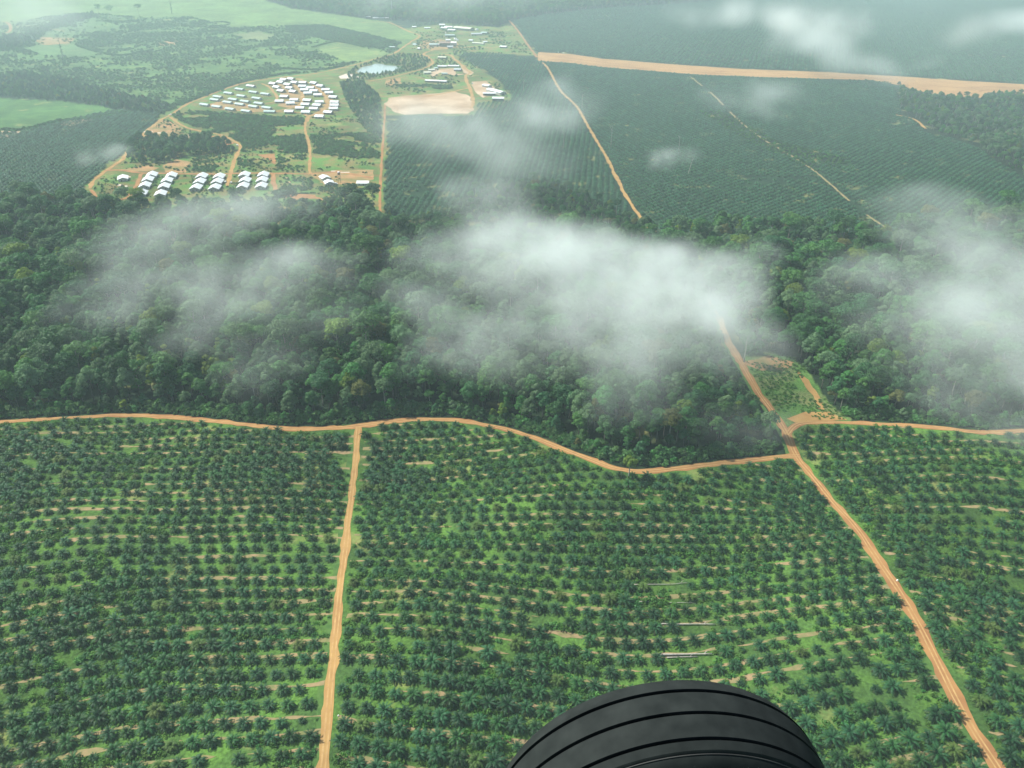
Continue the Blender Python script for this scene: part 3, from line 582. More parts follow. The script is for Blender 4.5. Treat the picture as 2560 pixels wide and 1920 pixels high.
def near_rows(poly, sp, row, warp, seed):
    """palms in curved contour rows; returns position, row number counted from the near side"""
    g = np.random.default_rng(seed); x0, y0 = poly.min(0); x1, y1 = poly.max(0); out = []; rn = []
    for j in range(int((y0 - 60) / row), int((y1 + 60) / row)):
        xs = np.arange(x0 - 20, x1 + 20, sp) + g.uniform(0, sp)
        xs = xs + g.normal(size=len(xs)) * .35
        y = np.full(len(xs), j * row)
        for _ in range(4): y = j * row + warp(xs, y)
        y = y + g.normal(size=len(xs)) * .35
        out.append(np.stack([xs, y], -1)); rn.append(np.full(len(xs), j))
    P = np.vstack(out); rn = np.concatenate(rn); k = inside(P, poly)
    return P[k], rn[k]
warpA = lambda x, y: 0.10 * (x + 200) + 7 * np.sin(x / 70 + y / 110 + 1.0) + 3 * np.sin(x / 31 - y / 60)
warpB = lambda x, y: 0.00065 * (x - 40) ** 2 * np.clip((520 - y) / 300, 0, 1) - np.clip((y - 380) / 160, 0, 1) * 0.0012 * (x - 10) ** 2 + 5 * np.sin(x / 55 + y / 95) + 2 * np.sin(x / 24 + y / 40)
warpC = lambda x, y: -0.12 * (x - 200) + 6 * np.sin(x / 60 + y / 90 + 2) + 2.5 * np.sin(x / 27 - y / 50)
LOG_PX = [([(820, 280), (1000, 278), (1240, 276), (1330, 265), (1430, 260)], .32, 'long thin crooked pale log, farthest of the felled trunks'),
          ([(860, 472), (960, 470), (1060, 472)], .42, 'short pale log above the middle of the palm block'),
          ([(1180, 480), (1350, 478), (1500, 484)], .22, 'thin greenish log right of the short pale one'),
          ([(1100, 716), (1300, 722), (1520, 720), (1720, 722)], .5, 'long pale log in the third line of felled trunks'),
          ([(1090, 1060), (1300, 1058), (1500, 1054), (1680, 1052)], .62, 'thick pale log just above the tyre'),
          ([(1180, 1088), (1350, 1082), (1520, 1078)], .36, 'thin pale log lying against the thick one above the tyre')]
LOG_LINES = [spline(gp(a, lambda x, y: (1400 + x / 4.424, 1400 + y / 4.424)), 3) for a, _, _ in LOG_PX]
def off_logs(P, d):
    return np.min([dist_line(P, l) for l in LOG_LINES], axis=0) > d
near = []; terr = []; ROW = 9.8
for bi, (poly, warp) in enumerate(((P_A, warpA), (P_B, warpB), (P_C, warpC))):
    P, rn = near_rows(poly, 8.7, ROW, warp, 100 + bi)
    ok = clear_of_roads(P, 3.2) & off_logs(P, 2.4)
    thin = fbm(P[:, 0], P[:, 1], 40, 3 + bi)
    ok &= rng.random(len(P)) > np.where(thin > 0.70, 0.35, 0.025)
    P = P[ok]; rn = rn[ok]
    near.append((P, rn, bi)); terr.append((poly, warp, rn))
NP = np.vstack([a[0] for a in near]); NR = np.concatenate([a[1] for a in near]); NB = np.concatenate([np.full(len(a[0]), a[2]) for a in near])
n = len(NP)
vig = fbm(NP[:, 0], NP[:, 1], 75, 21)
n_sc = (0.86 + 0.30 * np.clip((vig - .3) / .4, 0, 1)) * rng.uniform(.87, 1.12, n) * 1.06
small = rng.random(n) < 0.06; n_sc[small] *= 0.6
n_rot = rng.uniform(0, 6.283, n); n_idx = np.where(rng.random(n) < .06, 4, rng.integers(0, 4, n))
# the nearest ones in view are things of their own
px, py, dep = to_px(NP[:, 0], NP[:, 1], terrain(NP[:, 0], NP[:, 1]) + 2)
vis = (px > -10) & (px < 2570) & (py < 1935)
# palms behind the tyre stay in the mass
tyre_zone = ((px - 1680) / 400) ** 2 + ((py - 2010) / 305) ** 2 < 1
score = np.where(vis & ~tyre_zone, dep, 1e9)
order = np.argsort(score)[:296]
single = np.zeros(n, bool); single[order] = True
ONES = 'zero first second third fourth fifth sixth seventh eighth ninth tenth eleventh twelfth thirteenth fourteenth fifteenth sixteenth seventeenth eighteenth nineteenth'.split()
def ordn(k):
    if k < 20: return ONES[k]
    t = ['twenty', 'thirty', 'forty', 'fifty', 'sixty', 'seventy', 'eighty', 'ninety'][k // 10 - 2]
    if k % 10 == 0: return t[:-1] + 'ieth'
    return t + '-' + ONES[k % 10]
where = ['left of the pale straight track', 'right of the pale straight track', 'right of the wide reddish road']
for bi in range(3):
    sel = np.where(single & (NB == bi))[0]
    rows = sorted(set(NR[sel].tolist()))
    for ri, rw in enumerate(rows, 1):
        mem = sel[NR[sel] == rw]; mem = mem[np.argsort(px[mem] * (-1 if bi == 0 else 1))]
        for k, i in enumerate(mem, 1):
            look = 'small ' if n_sc[i] < .75 else ('broad ' if n_sc[i] > 1.19 else '')
            e = empty('oil_palm', (NP[i, 0], NP[i, 1], float(terrain(*NP[i]))), n_rot[i], n_sc[i])
            look = 'yellowing ' if n_idx[i] == 4 else look
            tag(e, f'{look}oil palm {ordn(k)} {where[bi]}, {ordn(ri)} row up from the bottom', 'palm tree', 'oil palms planted in rows')
            link('trunk', PALM_TRUNK, e); c = link('crown', PALM_CROWN[n_idx[i]], e); c.location = (0, 0, PALM_Z)
mass_P = [NP[~single]]; mass_s = [n_sc[~single]]; mass_r = [n_rot[~single]]; mass_i = [n_idx[~single]]
def add_mass(P, lo, hi):
    k = len(P); mass_P.append(P); mass_s.append(rng.uniform(lo, hi, k)); mass_r.append(rng.uniform(0, 6.283, k)); mass_i.append(rng.integers(5, 10, k))
# far blocks: closed canopy in straight triangular lattices
Pf, _ = lattice(P_F, 9.2, 8.0, R(24), .55, 5, 6.0)
gapn = fbm(Pf[:, 0], Pf[:, 1], 120, 31)
cut = inside(Pf, gp([(1510, 240), (1560, 240), (1680, 305), (1830, 340), (1860, 365), (1800, 372), (1690, 340), (1600, 300)], D)) & (rng.random(len(Pf)) < .6)
Pf = Pf[clear_of_roads(Pf, 2.6) & (rng.random(len(Pf)) > np.where(gapn > .70, .45, .02)) & ~cut]
split = gp([(1172, 135), (1245, 230), (1310, 340), (1390, 480), (1900, 520), (2300, 480), (2300, 190), (1900, 170)], D)
right_side = inside(Pf, split)
Pr, _ = lattice(P_F, 9.2, 8.0, R(-14), .5, 6, 8.0)
Pr = Pr[clear_of_roads(Pr, 2.6) & inside(Pr, split) & (rng.random(len(Pr)) > np.where(fbm(Pr[:, 0], Pr[:, 1], 120, 31) > .70, .4, .02)) & ~inside(Pr, gp([(1510, 243), (1560, 243), (1680, 308), (1830, 345), (1830, 362), (1690, 335), (1600, 296)], D))]
add_mass(Pf[~right_side], 0.72, 0.9); add_mass(Pr, 0.72, 0.9)
Ph, _ = lattice(P_H, 9.2, 8.0, R(35), .7, 7); add_mass(Ph[clear_of_roads(Ph, 2.5)], .85, 1.1)
Pg, _ = lattice(P_G, 11.0, 9.6, R(12), 1.2, 8, 10.0)
gx, gy, _d = to_px(Pg[:, 0], Pg[:, 1], np.zeros(len(Pg)))
Pg = Pg[~inside(Pg, P_K) & (gx > -250) & (gx < 2800) & clear_of_roads(Pg, 3) & (rng.random(len(Pg)) > np.where(fbm(Pg[:, 0], Pg[:, 1], 180, 41) > .66, .3, .02))]
add_mass(Pg, .85, 1.2)
o = scatter('oil_palm_plantation', np.vstack(mass_P), palm_coll, np.concatenate(mass_s), np.concatenate(mass_r), np.concatenate(mass_i))
tag(o, 'plantation of oil palms reaching from the near blocks past the airstrip', 'palm plantation', 'oil palms planted in rows', 'stuff')

# bare earth terraces along the contour rows
V = []; F = []
for bi, (poly, warp, rn) in enumerate(terr):
    for j in range(int(rn.min()), int(rn.max()) + 1):
        if j % 2 and (j * 7) % 5 > 2: continue
        xs = np.arange(poly[:, 0].min(), poly[:, 0].max(), 2.2); y = np.full(len(xs), j * ROW + 3.2)
        for _ in range(4): y = j * ROW + 3.2 + warp(xs, y)
        line = np.stack([xs, y], -1)
        nz = fbm(xs, y, 46, 50 + bi + j % 3) * .75 + fbm(xs, y, 9, 70 + j % 5) * .25; th = (.38, .43, .44)[bi]
        taper = np.clip((nz - th) * 9, 0, 1.25) ** .7
        keep = inside(line, poly) & (nz > th) & (y > 120)
        keep &= dist_line(line, curved) > 4.5
        keep &= (dist_line(line, straight) > 3.6) & (dist_line(line, wide) > 4.6) & (dist_line(line, branch) > 4.0)
        v, f = ribbon(line, 2.3, 0.09, j + 40 * bi, 0.45, cols=1, keep=keep, taper=taper)
        f = [tuple(i + len(V) for i in q) for q in f]; V += v.tolist(); F += f
o = link('terrace_soil', mesh('terrace_soil', V, F, [M_soil], smooth=True)); tag(o, 'broken strips of bare tan soil along the palm rows', 'soil', kind='structure')

# cover plants between the near palms
cov = [crown_mesh(f'cover_{i}', M_cover if i < 3 else LEAF['mid green'], 200 + i, 1.5, 1.0, 0.0, 6, 110, 0.30, .6) for i in range(4)]
cov_c = proto_collection('cover_model', cov)
cand = np.stack([rng.uniform(-640, 700, 60000), rng.uniform(120, 640, 60000)], -1)
ok = np.zeros(len(cand), bool)
for p in (P_A, P_B, P_C): ok |= inside(cand, p)
dens = fbm(cand[:, 0], cand[:, 1], 34, 61)
ok &= clear_of_roads(cand, 1.8, ('curved', 'straight', 'wide', 'branch')) & (rng.random(len(cand)) < np.clip((dens - .40) * 4.0, .03, 1))
P = cand[ok]; P = P[:26000]; P = P[off_logs(P, 1.6)]
big = []
for poly, warp, rn in terr:
    for j in range(int(rn.min()), int(rn.max()) + 1):
        xs = np.arange(poly[:, 0].min(), poly[:, 0].max(), 2.6); y = np.full(len(xs), j * ROW - 2.2)
        for _ in range(4): y = j * ROW - 2.2 + warp(xs, y)
        q = np.stack([xs, y], -1) + rng.normal(size=(len(xs), 2)) * [.8, 1.5]
        q = q[inside(q, poly) & (fbm(q[:, 0], q[:, 1], 55, 90 + j % 4) > .61) & (q[:, 1] > 120)]; big.append(q)
big = np.vstack(big); big = big[clear_of_roads(big, 3, ('curved', 'straight', 'wide', 'branch'))]
Pc = jgrid(P_clear, 3.2, 30); Pc = Pc[(fbm(Pc[:, 0], Pc[:, 1], 24, 31) > .47) & clear_of_roads(Pc, 1.5)]; big = np.vstack([big, Pc])
csc = np.concatenate([rng.uniform(.6, 1.7, len(P)) * (0.7 + .5 * fbm(P[:, 0], P[:, 1], 26, 63)), np.where(inside(big, P_clear), rng.uniform(.5, 1.2, len(big)), rng.uniform(1.2, 2.3, len(big)))]); P = np.vstack([P, big])
o = scatter('ground_cover', P, cov_c, csc, rng.uniform(0, 6.28, len(P)), rng.integers(0, 4, len(P)))
tag(o, 'bright green creeping cover plants between the near palms', 'ground cover', kind='stuff')

# fallen pale logs
def log(pts, rad, label):
    q = gp(pts, lambda x, y: (1400 + x / 4.424, 1400 + y / 4.424)); c = q.mean(0)
    e = empty('fallen_log', (c[0], c[1], float(terrain(*c)))); tag(e, label, 'log', 'pale felled trunks lying among the palms')
    b = MB(); L3 = [(x - c[0], y - c[1], float(terrain(x, y)) - float(terrain(*c)) + rad * 1.2 + .25) for x, y in spline(q, 3)]
    b.tube(L3, [rad * (1 - .5 * i / len(L3)) for i in range(len(L3))], 8); b.build('trunk', M_pbark, e, True)
    b = MB(); m = L3[len(L3) * 3 // 4]
    b.tube([m, (m[0] + 1.2, m[1] + 1.1, m[2] + .5), (m[0] + 2.6, m[1] + 1.7, m[2] + .7)], [rad * .5, rad * .35, rad * .15], 6); b.build('branch', M_pbark, e, True)
for a_, r_, l_ in LOG_PX: log(a_, r_ * .85, l_)

# ------------------------------------------------------------------ forest
SHAPES = [  # radius, crown height, crown base, clumps, flatness, form
    (6.2, 13.0, 9.0, 13, 0.0, 'rounded'), (7.8, 13.0, 12.0, 16, 0.3, 'broad'), (4.8, 15.0, 8.0, 11, 0.0, 'narrow'), (8.5, 9.0, 17.0, 15, 0.7, 'umbrella-shaped'), (5.0, 11.0, 2.5, 11, 0.05, 'low')]
CROWN = {}; TRUNK = {}
for si_, (rad, hg, bs, cl, fl, form) in enumerate(SHAPES):
    TRUNK[form] = trunk_mesh(f'trunk_{form}', bs + hg * .45, 0.40, 0.18, M_pbark if form == 'umbrella-shaped' else M_bark, 6, si_, rad * .7)
    for ci_, (cn, mt) in enumerate(LEAF.items()):
        if ci_ == 0 or True:
            base = CROWN.get((form, 'dark green'))
            if base is None:
                CROWN[(form, cn)] = crown_mesh(f'crown_{form}', mt, 300 + si_ * 7, rad, hg, bs, cl, 2000, 0.66, fl)
            else:
                c = crown_mesh(f'crown_{form}', mt, 300 + si_ * 7 + ci_, rad, hg, bs, cl, 2000, 0.66, fl); CROWN[(form, cn)] = c
FORMS = [s[5] for s in SHAPES]; CNAMES = list(LEAF)
forest_c = proto_collection('forest_model', [joined('forest_whole', CROWN[(f, c)], TRUNK[f]) for f in FORMS for c in CNAMES])
CW = np.array([.43, .33, .18, .04, .02]); FW = np.array([.34, .22, .17, .07, .20])
def in_view(P, pad=260, z=10):
    a, b, d = to_px(P[:, 0], P[:, 1], np.full(len(P), float(z))); return (a > -pad) & (a < 2560 + pad) & (b > -140) & (d > 0)
Pt = np.vstack([jgrid(P_forest, 8.8, 11), jgrid(P_E2, 9.5, 12)])
Pt = Pt[in_view(Pt) & clear_of_roads(Pt, 4.5, [k_ for k_ in ROADS if k_ != 'farlink']) & clear_of_roads(Pt, 1.6, ('farlink',)) & (clear_of_roads(Pt, 12, ('wide',)) | (Pt[:, 1] > ground(1570 * KD, 742 * KD)[1])) & ~inside(Pt, P_clear)]
edge = np.minimum(dist_line(Pt, curved), dist_line(Pt, branch))
edge = np.minimum(edge, dist_line(Pt, wide))
f_form = rng.choice(5, len(Pt), p=FW); f_form[(edge < 16) & (rng.random(len(Pt)) < .65)] = 4
f_form[edge < 9] = 4
zone = fbm(Pt[:, 0], Pt[:, 1], 70, 71)
f_form[(rng.random(len(Pt)) < .03) & (edge > 25)] = 3
f_col = rng.choice(5, len(Pt), p=CW)
f_col[(zone > .6) & (rng.random(len(Pt)) < .45)] = 2
f_sc = rng.uniform(.70, 1.30, len(Pt)) * np.clip(0.48 + (edge - 4) / 40, .5, 1)
f_sc *= np.where(Pt[:, 1] > 850, .85, 1)
dw = dist_line(Pt, wide); dw[Pt[:, 1] > ground(1570 * KD, 742 * KD)[1]] = 99; hgt = np.array([s_[1] + s_[2] for s_ in SHAPES])[f_form]; f_sc = np.where(dw < 60, np.minimum(f_sc, np.maximum(.28, (2 + .62 * dw) / hgt)), f_sc)
weedy = inside(Pt, gp([(829, 470), (950, 470), (1010, 425), (1100, 395), (1190, 395), (1300, 440), (1380, 490), (1380, 540), (1200, 520), (1000, 520), (830, 520)], D)); f_sc[weedy] *= .55
f_sc[(f_form == 3) & (edge > 70)] *= 1.2; f_sc[(f_form == 3) & (edge < 55)] *= .8; f_sc[Pt[:, 1] > 1150] *= .62
f_rot = rng.uniform(0, 6.28, len(Pt))
tx, ty, td = to_px(Pt[:, 0], Pt[:, 1], terrain(Pt[:, 0], Pt[:, 1]) + 8)
vis = (tx > 0) & (tx < 2560)
order = np.argsort(np.where(vis, td, 1e9))[:288]; fs = np.zeros(len(Pt), bool); fs[order] = True
sel = np.where(fs)[0]
side = np.where(dist_line(Pt[sel], branch) < dist_line(Pt[sel], curved), 1, 0)
line_ = np.clip(((edge[sel] - 4) / 8.2).astype(int) + 1, 1, 9)
size_w = lambda s: 'small ' if s < .62 else ('tall ' if s > 1.0 else '')
for sd_ in (0, 1):
    for ln_ in range(1, 10):
        m = sel[(side == sd_) & (line_ == ln_)]; m = m[np.argsort(tx[m])]
        for k, i in enumerate(m, 1):
            fm, cn = FORMS[f_form[i]], CNAMES[f_col[i]]
            e = empty('forest_tree', (*Pt[i], float(terrain(*Pt[i]))), f_rot[i], f_sc[i])
            tag(e, f'{cn} {fm} tree {ordn(k)} from left, {ordn(ln_)} line behind the {"curved road" if sd_ == 0 else "right branch road"}', 'tree', 'trees on the near edge of the forest')
            link('trunk', TRUNK[fm], e); link('crown', CROWN[(fm, cn)], e)
rest = ~fs
Pk = jgrid(P_K, 11.5, 13); Pk = Pk[in_view(Pk, 150) & (Pk[:, 1] < 4600)]
kp = rng.choice(5, len(Pk), p=FW) * 5 + rng.choice(5, len(Pk), p=CW)
Pg2 = jgrid(P_grove, 8.0, 14)
Pb1 = jgrid(P_belt1, 9.5, 15); Pb2 = jgrid(P_belt2, 13, 16)
Pp = jgrid(P_pondtrees, 9.5, 17); Pp = Pp[~inside(Pp, P_lake) & clear_of_roads(Pp, 3)]
Pp = Pp[np.min([np.hypot(*(Pp - q).T) for q in P_lake], axis=0) > 7]
Psc = jgrid(P_scrubC, 9.5, 18); Psc = Psc[clear_of_roads(Psc, 3)]
def low(k): return np.full(k, 4) * 5 + rng.choice(5, k, p=[.5, .36, .1, .03, .01])
AP = [Pt[rest], Pk, Pg2, Pb1, Pb2, Pp, Psc]
AI = [f_form[rest] * 5 + f_col[rest], kp, rng.choice([0, 1, 4], len(Pg2)) * 5 + rng.choice(5, len(Pg2), p=[.7, .3, 0, 0, 0]), low(len(Pb1)), low(len(Pb2)), low(len(Pp)), low(len(Psc))]
AS = [f_sc[rest], rng.uniform(.8, 1.25, len(Pk)), rng.uniform(.55, .8, len(Pg2)), rng.uniform(.5, .95, len(Pb1)), rng.uniform(.5, .85, len(Pb2)), rng.uniform(.4, .62, len(Pp)), rng.uniform(.4, .75, len(Psc))]
AP = np.vstack(AP); o = scatter('forest', AP, forest_c, np.concatenate(AS), rng.uniform(0, 6.28, len(AP)), np.concatenate(AI))
tag(o, 'dense dark rainforest canopy behind the nearest trees and in far belts', 'forest', 'trees on the near edge of the forest', 'stuff')

# bushes and weeds of the fields, plots and road edges
scr = [crown_mesh(f'bush_{i}', M_scrub if i < 4 else LEAF['mid green'], 400 + i, 2.4, 2.6, 0.0, 7, 260, 0.5, .2) for i in range(6)]
scr_c = proto_collection('bush_model', scr)
BP = []; BS = []
def bushes(poly, sp, lo, hi, seed, keep=1.0, clump=None):
    P = jgrid(poly, sp, seed); P = P[in_view(P, 80) & clear_of_roads(P, 2.0)]
    if clump is not None: P = P[fbm(P[:, 0], P[:, 1], clump[0], seed) > clump[1]]
    P = P[rng.random(len(P)) < keep]; BP.append(P); BS.append(rng.uniform(lo, hi, len(P)))
bushes(P_scrubA, 4.6, .7, 1.6, 21, clump=(45, .40)); bushes(P_scrubB, 4.6, .7, 1.5, 22, clump=(40, .42)); bushes(P_scrubC, 5.0, .7, 1.4, 23, clump=(40, .35))
for i, p in enumerate((P_scrubD, P_scrubE, P_scrubF, P_scrubG, P_scrubH)): bushes(p, 4.0, .5, 1.1, 24 + i, clump=(18, .42))
bushes(P_belt3, 6.5, .9, 1.8, 31)
P = jgrid(P_J, 7.0, 32); gr = inside(P, P_grass) | inside(P, P_bright) | inside(P, P_fieldb) | inside(P, P_fieldc) | inside(P, P_fieldd)
nn = fbm(P[:, 0], P[:, 1], 160, 33); n2 = fbm(P[:, 0], P[:, 1], 45, 34)
k = ~gr & (rng.random(len(P)) < np.clip((nn * .55 + n2 * .45 - .42) * 5.5, .03, .9)) & clear_of_roads(P, 3) & in_view(P, 120) & ~inside(P, P_belt1)
BP.append(P[k]); BS.append(rng.uniform(.6, 1.7, k.sum()))
# hedges between the fields and along the outer road
for hl in [(Z1, [(690, 492), (760, 455), (870, 415), (1000, 366), (1090, 342), (1200, 324), (1290, 315)], 9, 1.1, 1.7), (Z1, [(330, 195), (420, 225), (520, 240), (620, 225), (660, 215)], 5, .9, 1.5), (Z1, [(540, 165), (640, 170), (720, 190)], 6, .8, 1.4), (Z1, [(740, 182), (830, 170)], 6, .8, 1.4),
           (Z1, [(840, 105), (960, 95), (990, 102)], 6, .8, 1.3), (Z1, [(830, 118), (990, 108)], 4, .7, 1.2), (Z1, [(0, 560), (100, 560), (260, 522), (400, 512), (560, 484)], 7, .8, 1.5), (Z1, [(1350, 205), (1450, 182), (1560, 200)], 5, .8, 1.2), (Z1, [(1200, 296), (1400, 300), (1530, 268)], 6, .8, 1.4),
           (Z1, [(1720, 372), (1830, 370), (1950, 375)], 6, .8, 1.5), (Z4, [(520, 832), (640, 838), (780, 830)], 6, .8, 1.3), (Z4, [(880, 855), (1050, 855)], 8, 1.2, 1.8), (Z3, [(1870, 905), (2000, 915), (2160, 905)], 3, .5, .9), (Z3, [(1440, 950), (1700, 940)], 3, .5, .8)]:
    ln_ = spline(gp(hl[1], hl[0]), 3.2); q = np.vstack([ln_ + rng.normal(size=ln_.shape) * hl[2] * .4 for _ in range(3)]); BP.append(q); BS.append(rng.uniform(hl[3], hl[4], len(q)))
# scattered bushes of the settlement and the forest margin along the roads
P = jgrid(gp([(190, 450), (190, 400), (300, 300), (345, 252), (830, 250), (828, 445), (330, 455)], D), 7.0, 36); k = (fbm(P[:, 0], P[:, 1], 30, 37) > .52) & clear_of_roads(P, 3.5); P = P[k]
house_zone = inside(P, gp([(380, 260), (700, 140), (760, 250), (500, 250)], D)); P = P[~house_zone]; BP.append(P); BS.append(rng.uniform(.4, 1.0, len(P)))
P = jgrid(gp([(880, 40), (1105, 55), (1160, 120), (1000, 114), (990, 120), (1050, 152), (1108, 205), (1020, 240), (835, 240), (835, 180), (900, 90)], D), 10, 38); k = (fbm(P[:, 0], P[:, 1], 50, 39) > .56) & clear_of_roads(P, 5); k &= ~inside(P, gp([(370, 920), (1290, 880), (1330, 780), (1430, 765), (1640, 980), (1300, 1130), (350, 1130)], Z4)); BP.append(P[k]); BS.append(rng.uniform(.6, 1.4, k.sum()))
P = np.vstack([jgrid(P_forest, 3.6, 40)]); e_ = np.minimum(np.minimum(dist_line(P, curved), dist_line(P, branch)), dist_line(P, wide)); P = P[(e_ > 4.6) & (e_ < 15) & in_view(P) & ~inside(P, P_clear) & clear_of_roads(P, 9, ('wide',))]; e_ = np.minimum(np.minimum(dist_line(P, curved), dist_line(P, branch)), dist_line(P, wide)); BP.append(P); BS.append(rng.uniform(.5, 1.2, len(P)) * (1 + 1.3 * np.clip((e_ - 5) / 8, 0, 1)))
wee = jgrid(gp([(1505, 238), (1560, 240), (1680, 305), (1830, 342), (1850, 368), (1760, 372), (1690, 342), (1600, 300)], D), 5, 42); BP.append(wee[rng.random(len(wee)) < .6]); BS.append(rng.uniform(.6, 1.2, len(BP[-1])))
BPa = np.vstack(BP); BSa = np.concatenate(BS)
hz = np.ones(len(BPa), bool); hz[np.isnan(BPa).any(1)] = False; BPa = BPa[hz]; BSa = BSa[hz]
o = scatter('undergrowth', BPa, scr_c, BSa, rng.uniform(0, 6.28, len(BPa)), rng.integers(0, 6, len(BPa)))
tag(o, 'bushes, weeds and hedges of fields, plots and forest margins', 'bushes', kind='stuff')

# emergent and lone trees one can tell apart
def lone(pxy, h, rad, crown_h, label, col='mid green', bark=M_pbark, flat=.6, leaves=1300, conv=lambda x, y: (x, y), lean=0.0, leafs=.7):
    p = gp([pxy], conv)[0]; e = empty('lone_tree', (p[0], p[1], float(terrain(*p)))); e.rotation_euler = (0, lean, 0)
    tag(e, label, 'tree', 'lone tall trees standing above the rest')
    sd_ = int(abs(p[0]) + h * 3); r0 = max(.45, h * .02)
    link('trunk', trunk_mesh('lone_trunk', h - crown_h * .4, r0, r0 * .45, bark, 7, sd_, rad * .75), e)
    link('crown', crown_mesh('lone_crown', LEAF[col], sd_, rad, crown_h, h - crown_h, 12, leaves, leafs, flat), e)
lone((207, 735), 44, 12, 12, 'very tall forest tree with long pale leaning trunk, left of the thin clouds', 'pale grey-green', lean=R(-5))
lone((933, 628), 27, 10.5, 11, 'round olive domed tree with pale trunk beside the big cloud', 'olive brown', flat=.15, leaves=2200, leafs=.5)
lone((1572, 1195), 17, 5.0, 7, 'small bright green tree standing out at the forest foot', 'yellow-green', flat=.1)
lone((1672, 1105), 27, 8.5, 12, 'broad olive tree in the front of the forest corner', 'olive brown', flat=.1, leaves=2000)
lone((1705, 1080), 27, 6, 8, 'yellow-green tree behind the broad olive one', 'yellow-green', flat=.1)
lone((1920, 1092), 20, 7, 8, 'pale grey-green tree leaning over the wide road', 'pale grey-green', flat=.3)
lone((248, 40), 36, 13, 14, 'first of the far grassland trees, half cut off by the top edge', 'mid green', conv=lambda x, y: (x, y))
lone((276, 45), 40, 16, 20, 'bushy crowned far tree beside the first one', 'mid green', flat=.3)
lone((349, 43), 38, 15, 10, 'flat topped umbrella tree on the far grassland', 'dark green', flat=.85)
lone((1468, 1085), 24, 7, 10, 'pale crowned tree with thin white trunk near the forest front', 'pale grey-green', flat=.2)
lone((640, 1010), 23, 6, 8, 'slim white trunked tree above the middle of the curved road', 'mid green', flat=.2)
lone((963, 1018), 24, 6.5, 8, 'forked white trunked tree above the track junction', 'pale grey-green', flat=.3)
lone((1860, 905), 30, 7, 9, 'pale trunked tree right of the wide road beside the cloud edge', 'mid green', flat=.4)
lone((2100, 945), 28, 7, 10, 'leaning white trunked tree in the right forest', 'dark green', flat=.4, lean=R(7))
def dead(pxy, h, label, conv=lambda x, y: (x, y), bark=M_pbark, lean=0.0, leafy=False, r=.55):
    p = gp([pxy], conv)[0]; e = empty('dead_tree', (p[0], p[1], float(terrain(*p)))); e.rotation_euler = (0, lean, 0); tag(e, label, 'tree', 'bare dead trunks')
    link('trunk', trunk_mesh('dead_trunk', h, r, r * .35, bark, 0, int(p[0])), e)
    rr = random.Random(int(p[1])); 
    for k in range(3):
        b = MB(); a = rr.uniform(0, 6.28); z = h * rr.uniform(.75, .99); l = h * rr.uniform(.10, .2)
        b.tube([(0, 0, z), (math.cos(a) * l * .5, math.sin(a) * l * .5, z + l * .4), (math.cos(a) * l, math.sin(a) * l, z + l)], [r * .4, r * .28, r * .1], 5); b.build('branch', bark, e, True)
    if leafy: link('crown', crown_mesh('dead_crown', LEAF['dark green'], 77, 4.5, h * .75, h * .12, 9, 420, .9, 0), e)
dead((157, 145), 46, 'bare dark trunk with climbing leaves alone in the fields', bark=M_bark, leafy=True, r=.8)
dead((430, 34), 48, 'tall dark bare trunk with a leafy side at the top edge', bark=M_bark, leafy=True, r=1.0)
dead((302, 470), 26, 'pale dead trunk beside the thin far road, upper one', Z2); dead((427, 640), 34, 'pale forked dead trunk in the far palms near the thin road', Z2)
dead((720, 656), 24, 'short pale dead trunk just above the small cloud puff', Z2); dead((762, 750), 22, 'short pale dead trunk below the small cloud puff', Z2, lean=R(10))
dead((222, 640), 26, 'pale dead trunk left of the thin far road', Z2); dead((50, 395), 32, 'twin pale dead trunk near the top of the thin far road', Z2)
dead((1690, 440), 30, 'pale dead trunk at the upper edge of the right forest', Z2, lean=R(4))

# ------------------------------------------------------------------ houses and sheds
def gable_house(L_, W_, wall_h, roof_h, over, name, hip=0.0):
    """wall and roof meshes; ridge along x, hip > 0 pulls the ridge ends in"""
    w = MB(); x, y = L_ / 2, W_ / 2
    ridge_w = roof_h * (y / (y + over)) if not hip else 0
    w.add([(-x, -y, 0), (x, -y, 0), (x, y, 0), (-x, y, 0), (-x, -y, wall_h), (x, -y, wall_h), (x, y, wall_h), (-x, y, wall_h)], [(0, 1, 5, 4), (2, 3, 7, 6), (4, 5, 6, 7)] if hip else [(0, 1, 5, 4), (2, 3, 7, 6)])
    if hip: w.add([(-x, -y, 0), (-x, y, 0), (-x, y, wall_h), (-x, -y, wall_h), (x, -y, 0), (x, y, 0), (x, y, wall_h), (x, -y, wall_h)], [(1, 0, 3, 2), (4, 5, 6, 7)])
    else:
        g = wall_h + roof_h * .82
        w.add([(-x, -y, 0), (-x, y, 0), (-x, y, wall_h), (-x, 0, g), (-x, -y, wall_h), (x, -y, 0), (x, y, 0), (x, y, wall_h), (x, 0, g), (x, -y, wall_h)], [(1, 0, 4, 3, 2), (5, 6, 7, 8, 9)])
    r = MB(); X, Y = x + over, y + over; zb = wall_h - .12; zt = wall_h + roof_h; h = hip * Y
    top = [(-X, -Y, zb), (X, -Y, zb), (X, Y, zb), (-X, Y, zb), (-X + h, 0, zt), (X - h, 0, zt)]
    lo = [(a, b_, c - .18) for a, b_, c in top]
    f = [(0, 1, 5, 4), (2, 3, 4, 5), (1, 2, 5), (3, 0, 4)] if hip else [(0, 1, 5, 4), (2, 3, 4, 5)]
    fb = [tuple(i + 6 for i in q[::-1]) for q in f]
    rim = [(0, 6, 7, 1), (2, 8, 9, 3)] + ([(1, 7, 8, 2), (3, 9, 6, 0)] if hip else [(1, 7, 11, 5), (5, 11, 8, 2), (3, 9, 10, 4), (4, 10, 6, 0)])
    r.add(top + lo, f + fb + rim)
    return w.me(name + '_wall'), r.me(name + '_roof')
HM = {}
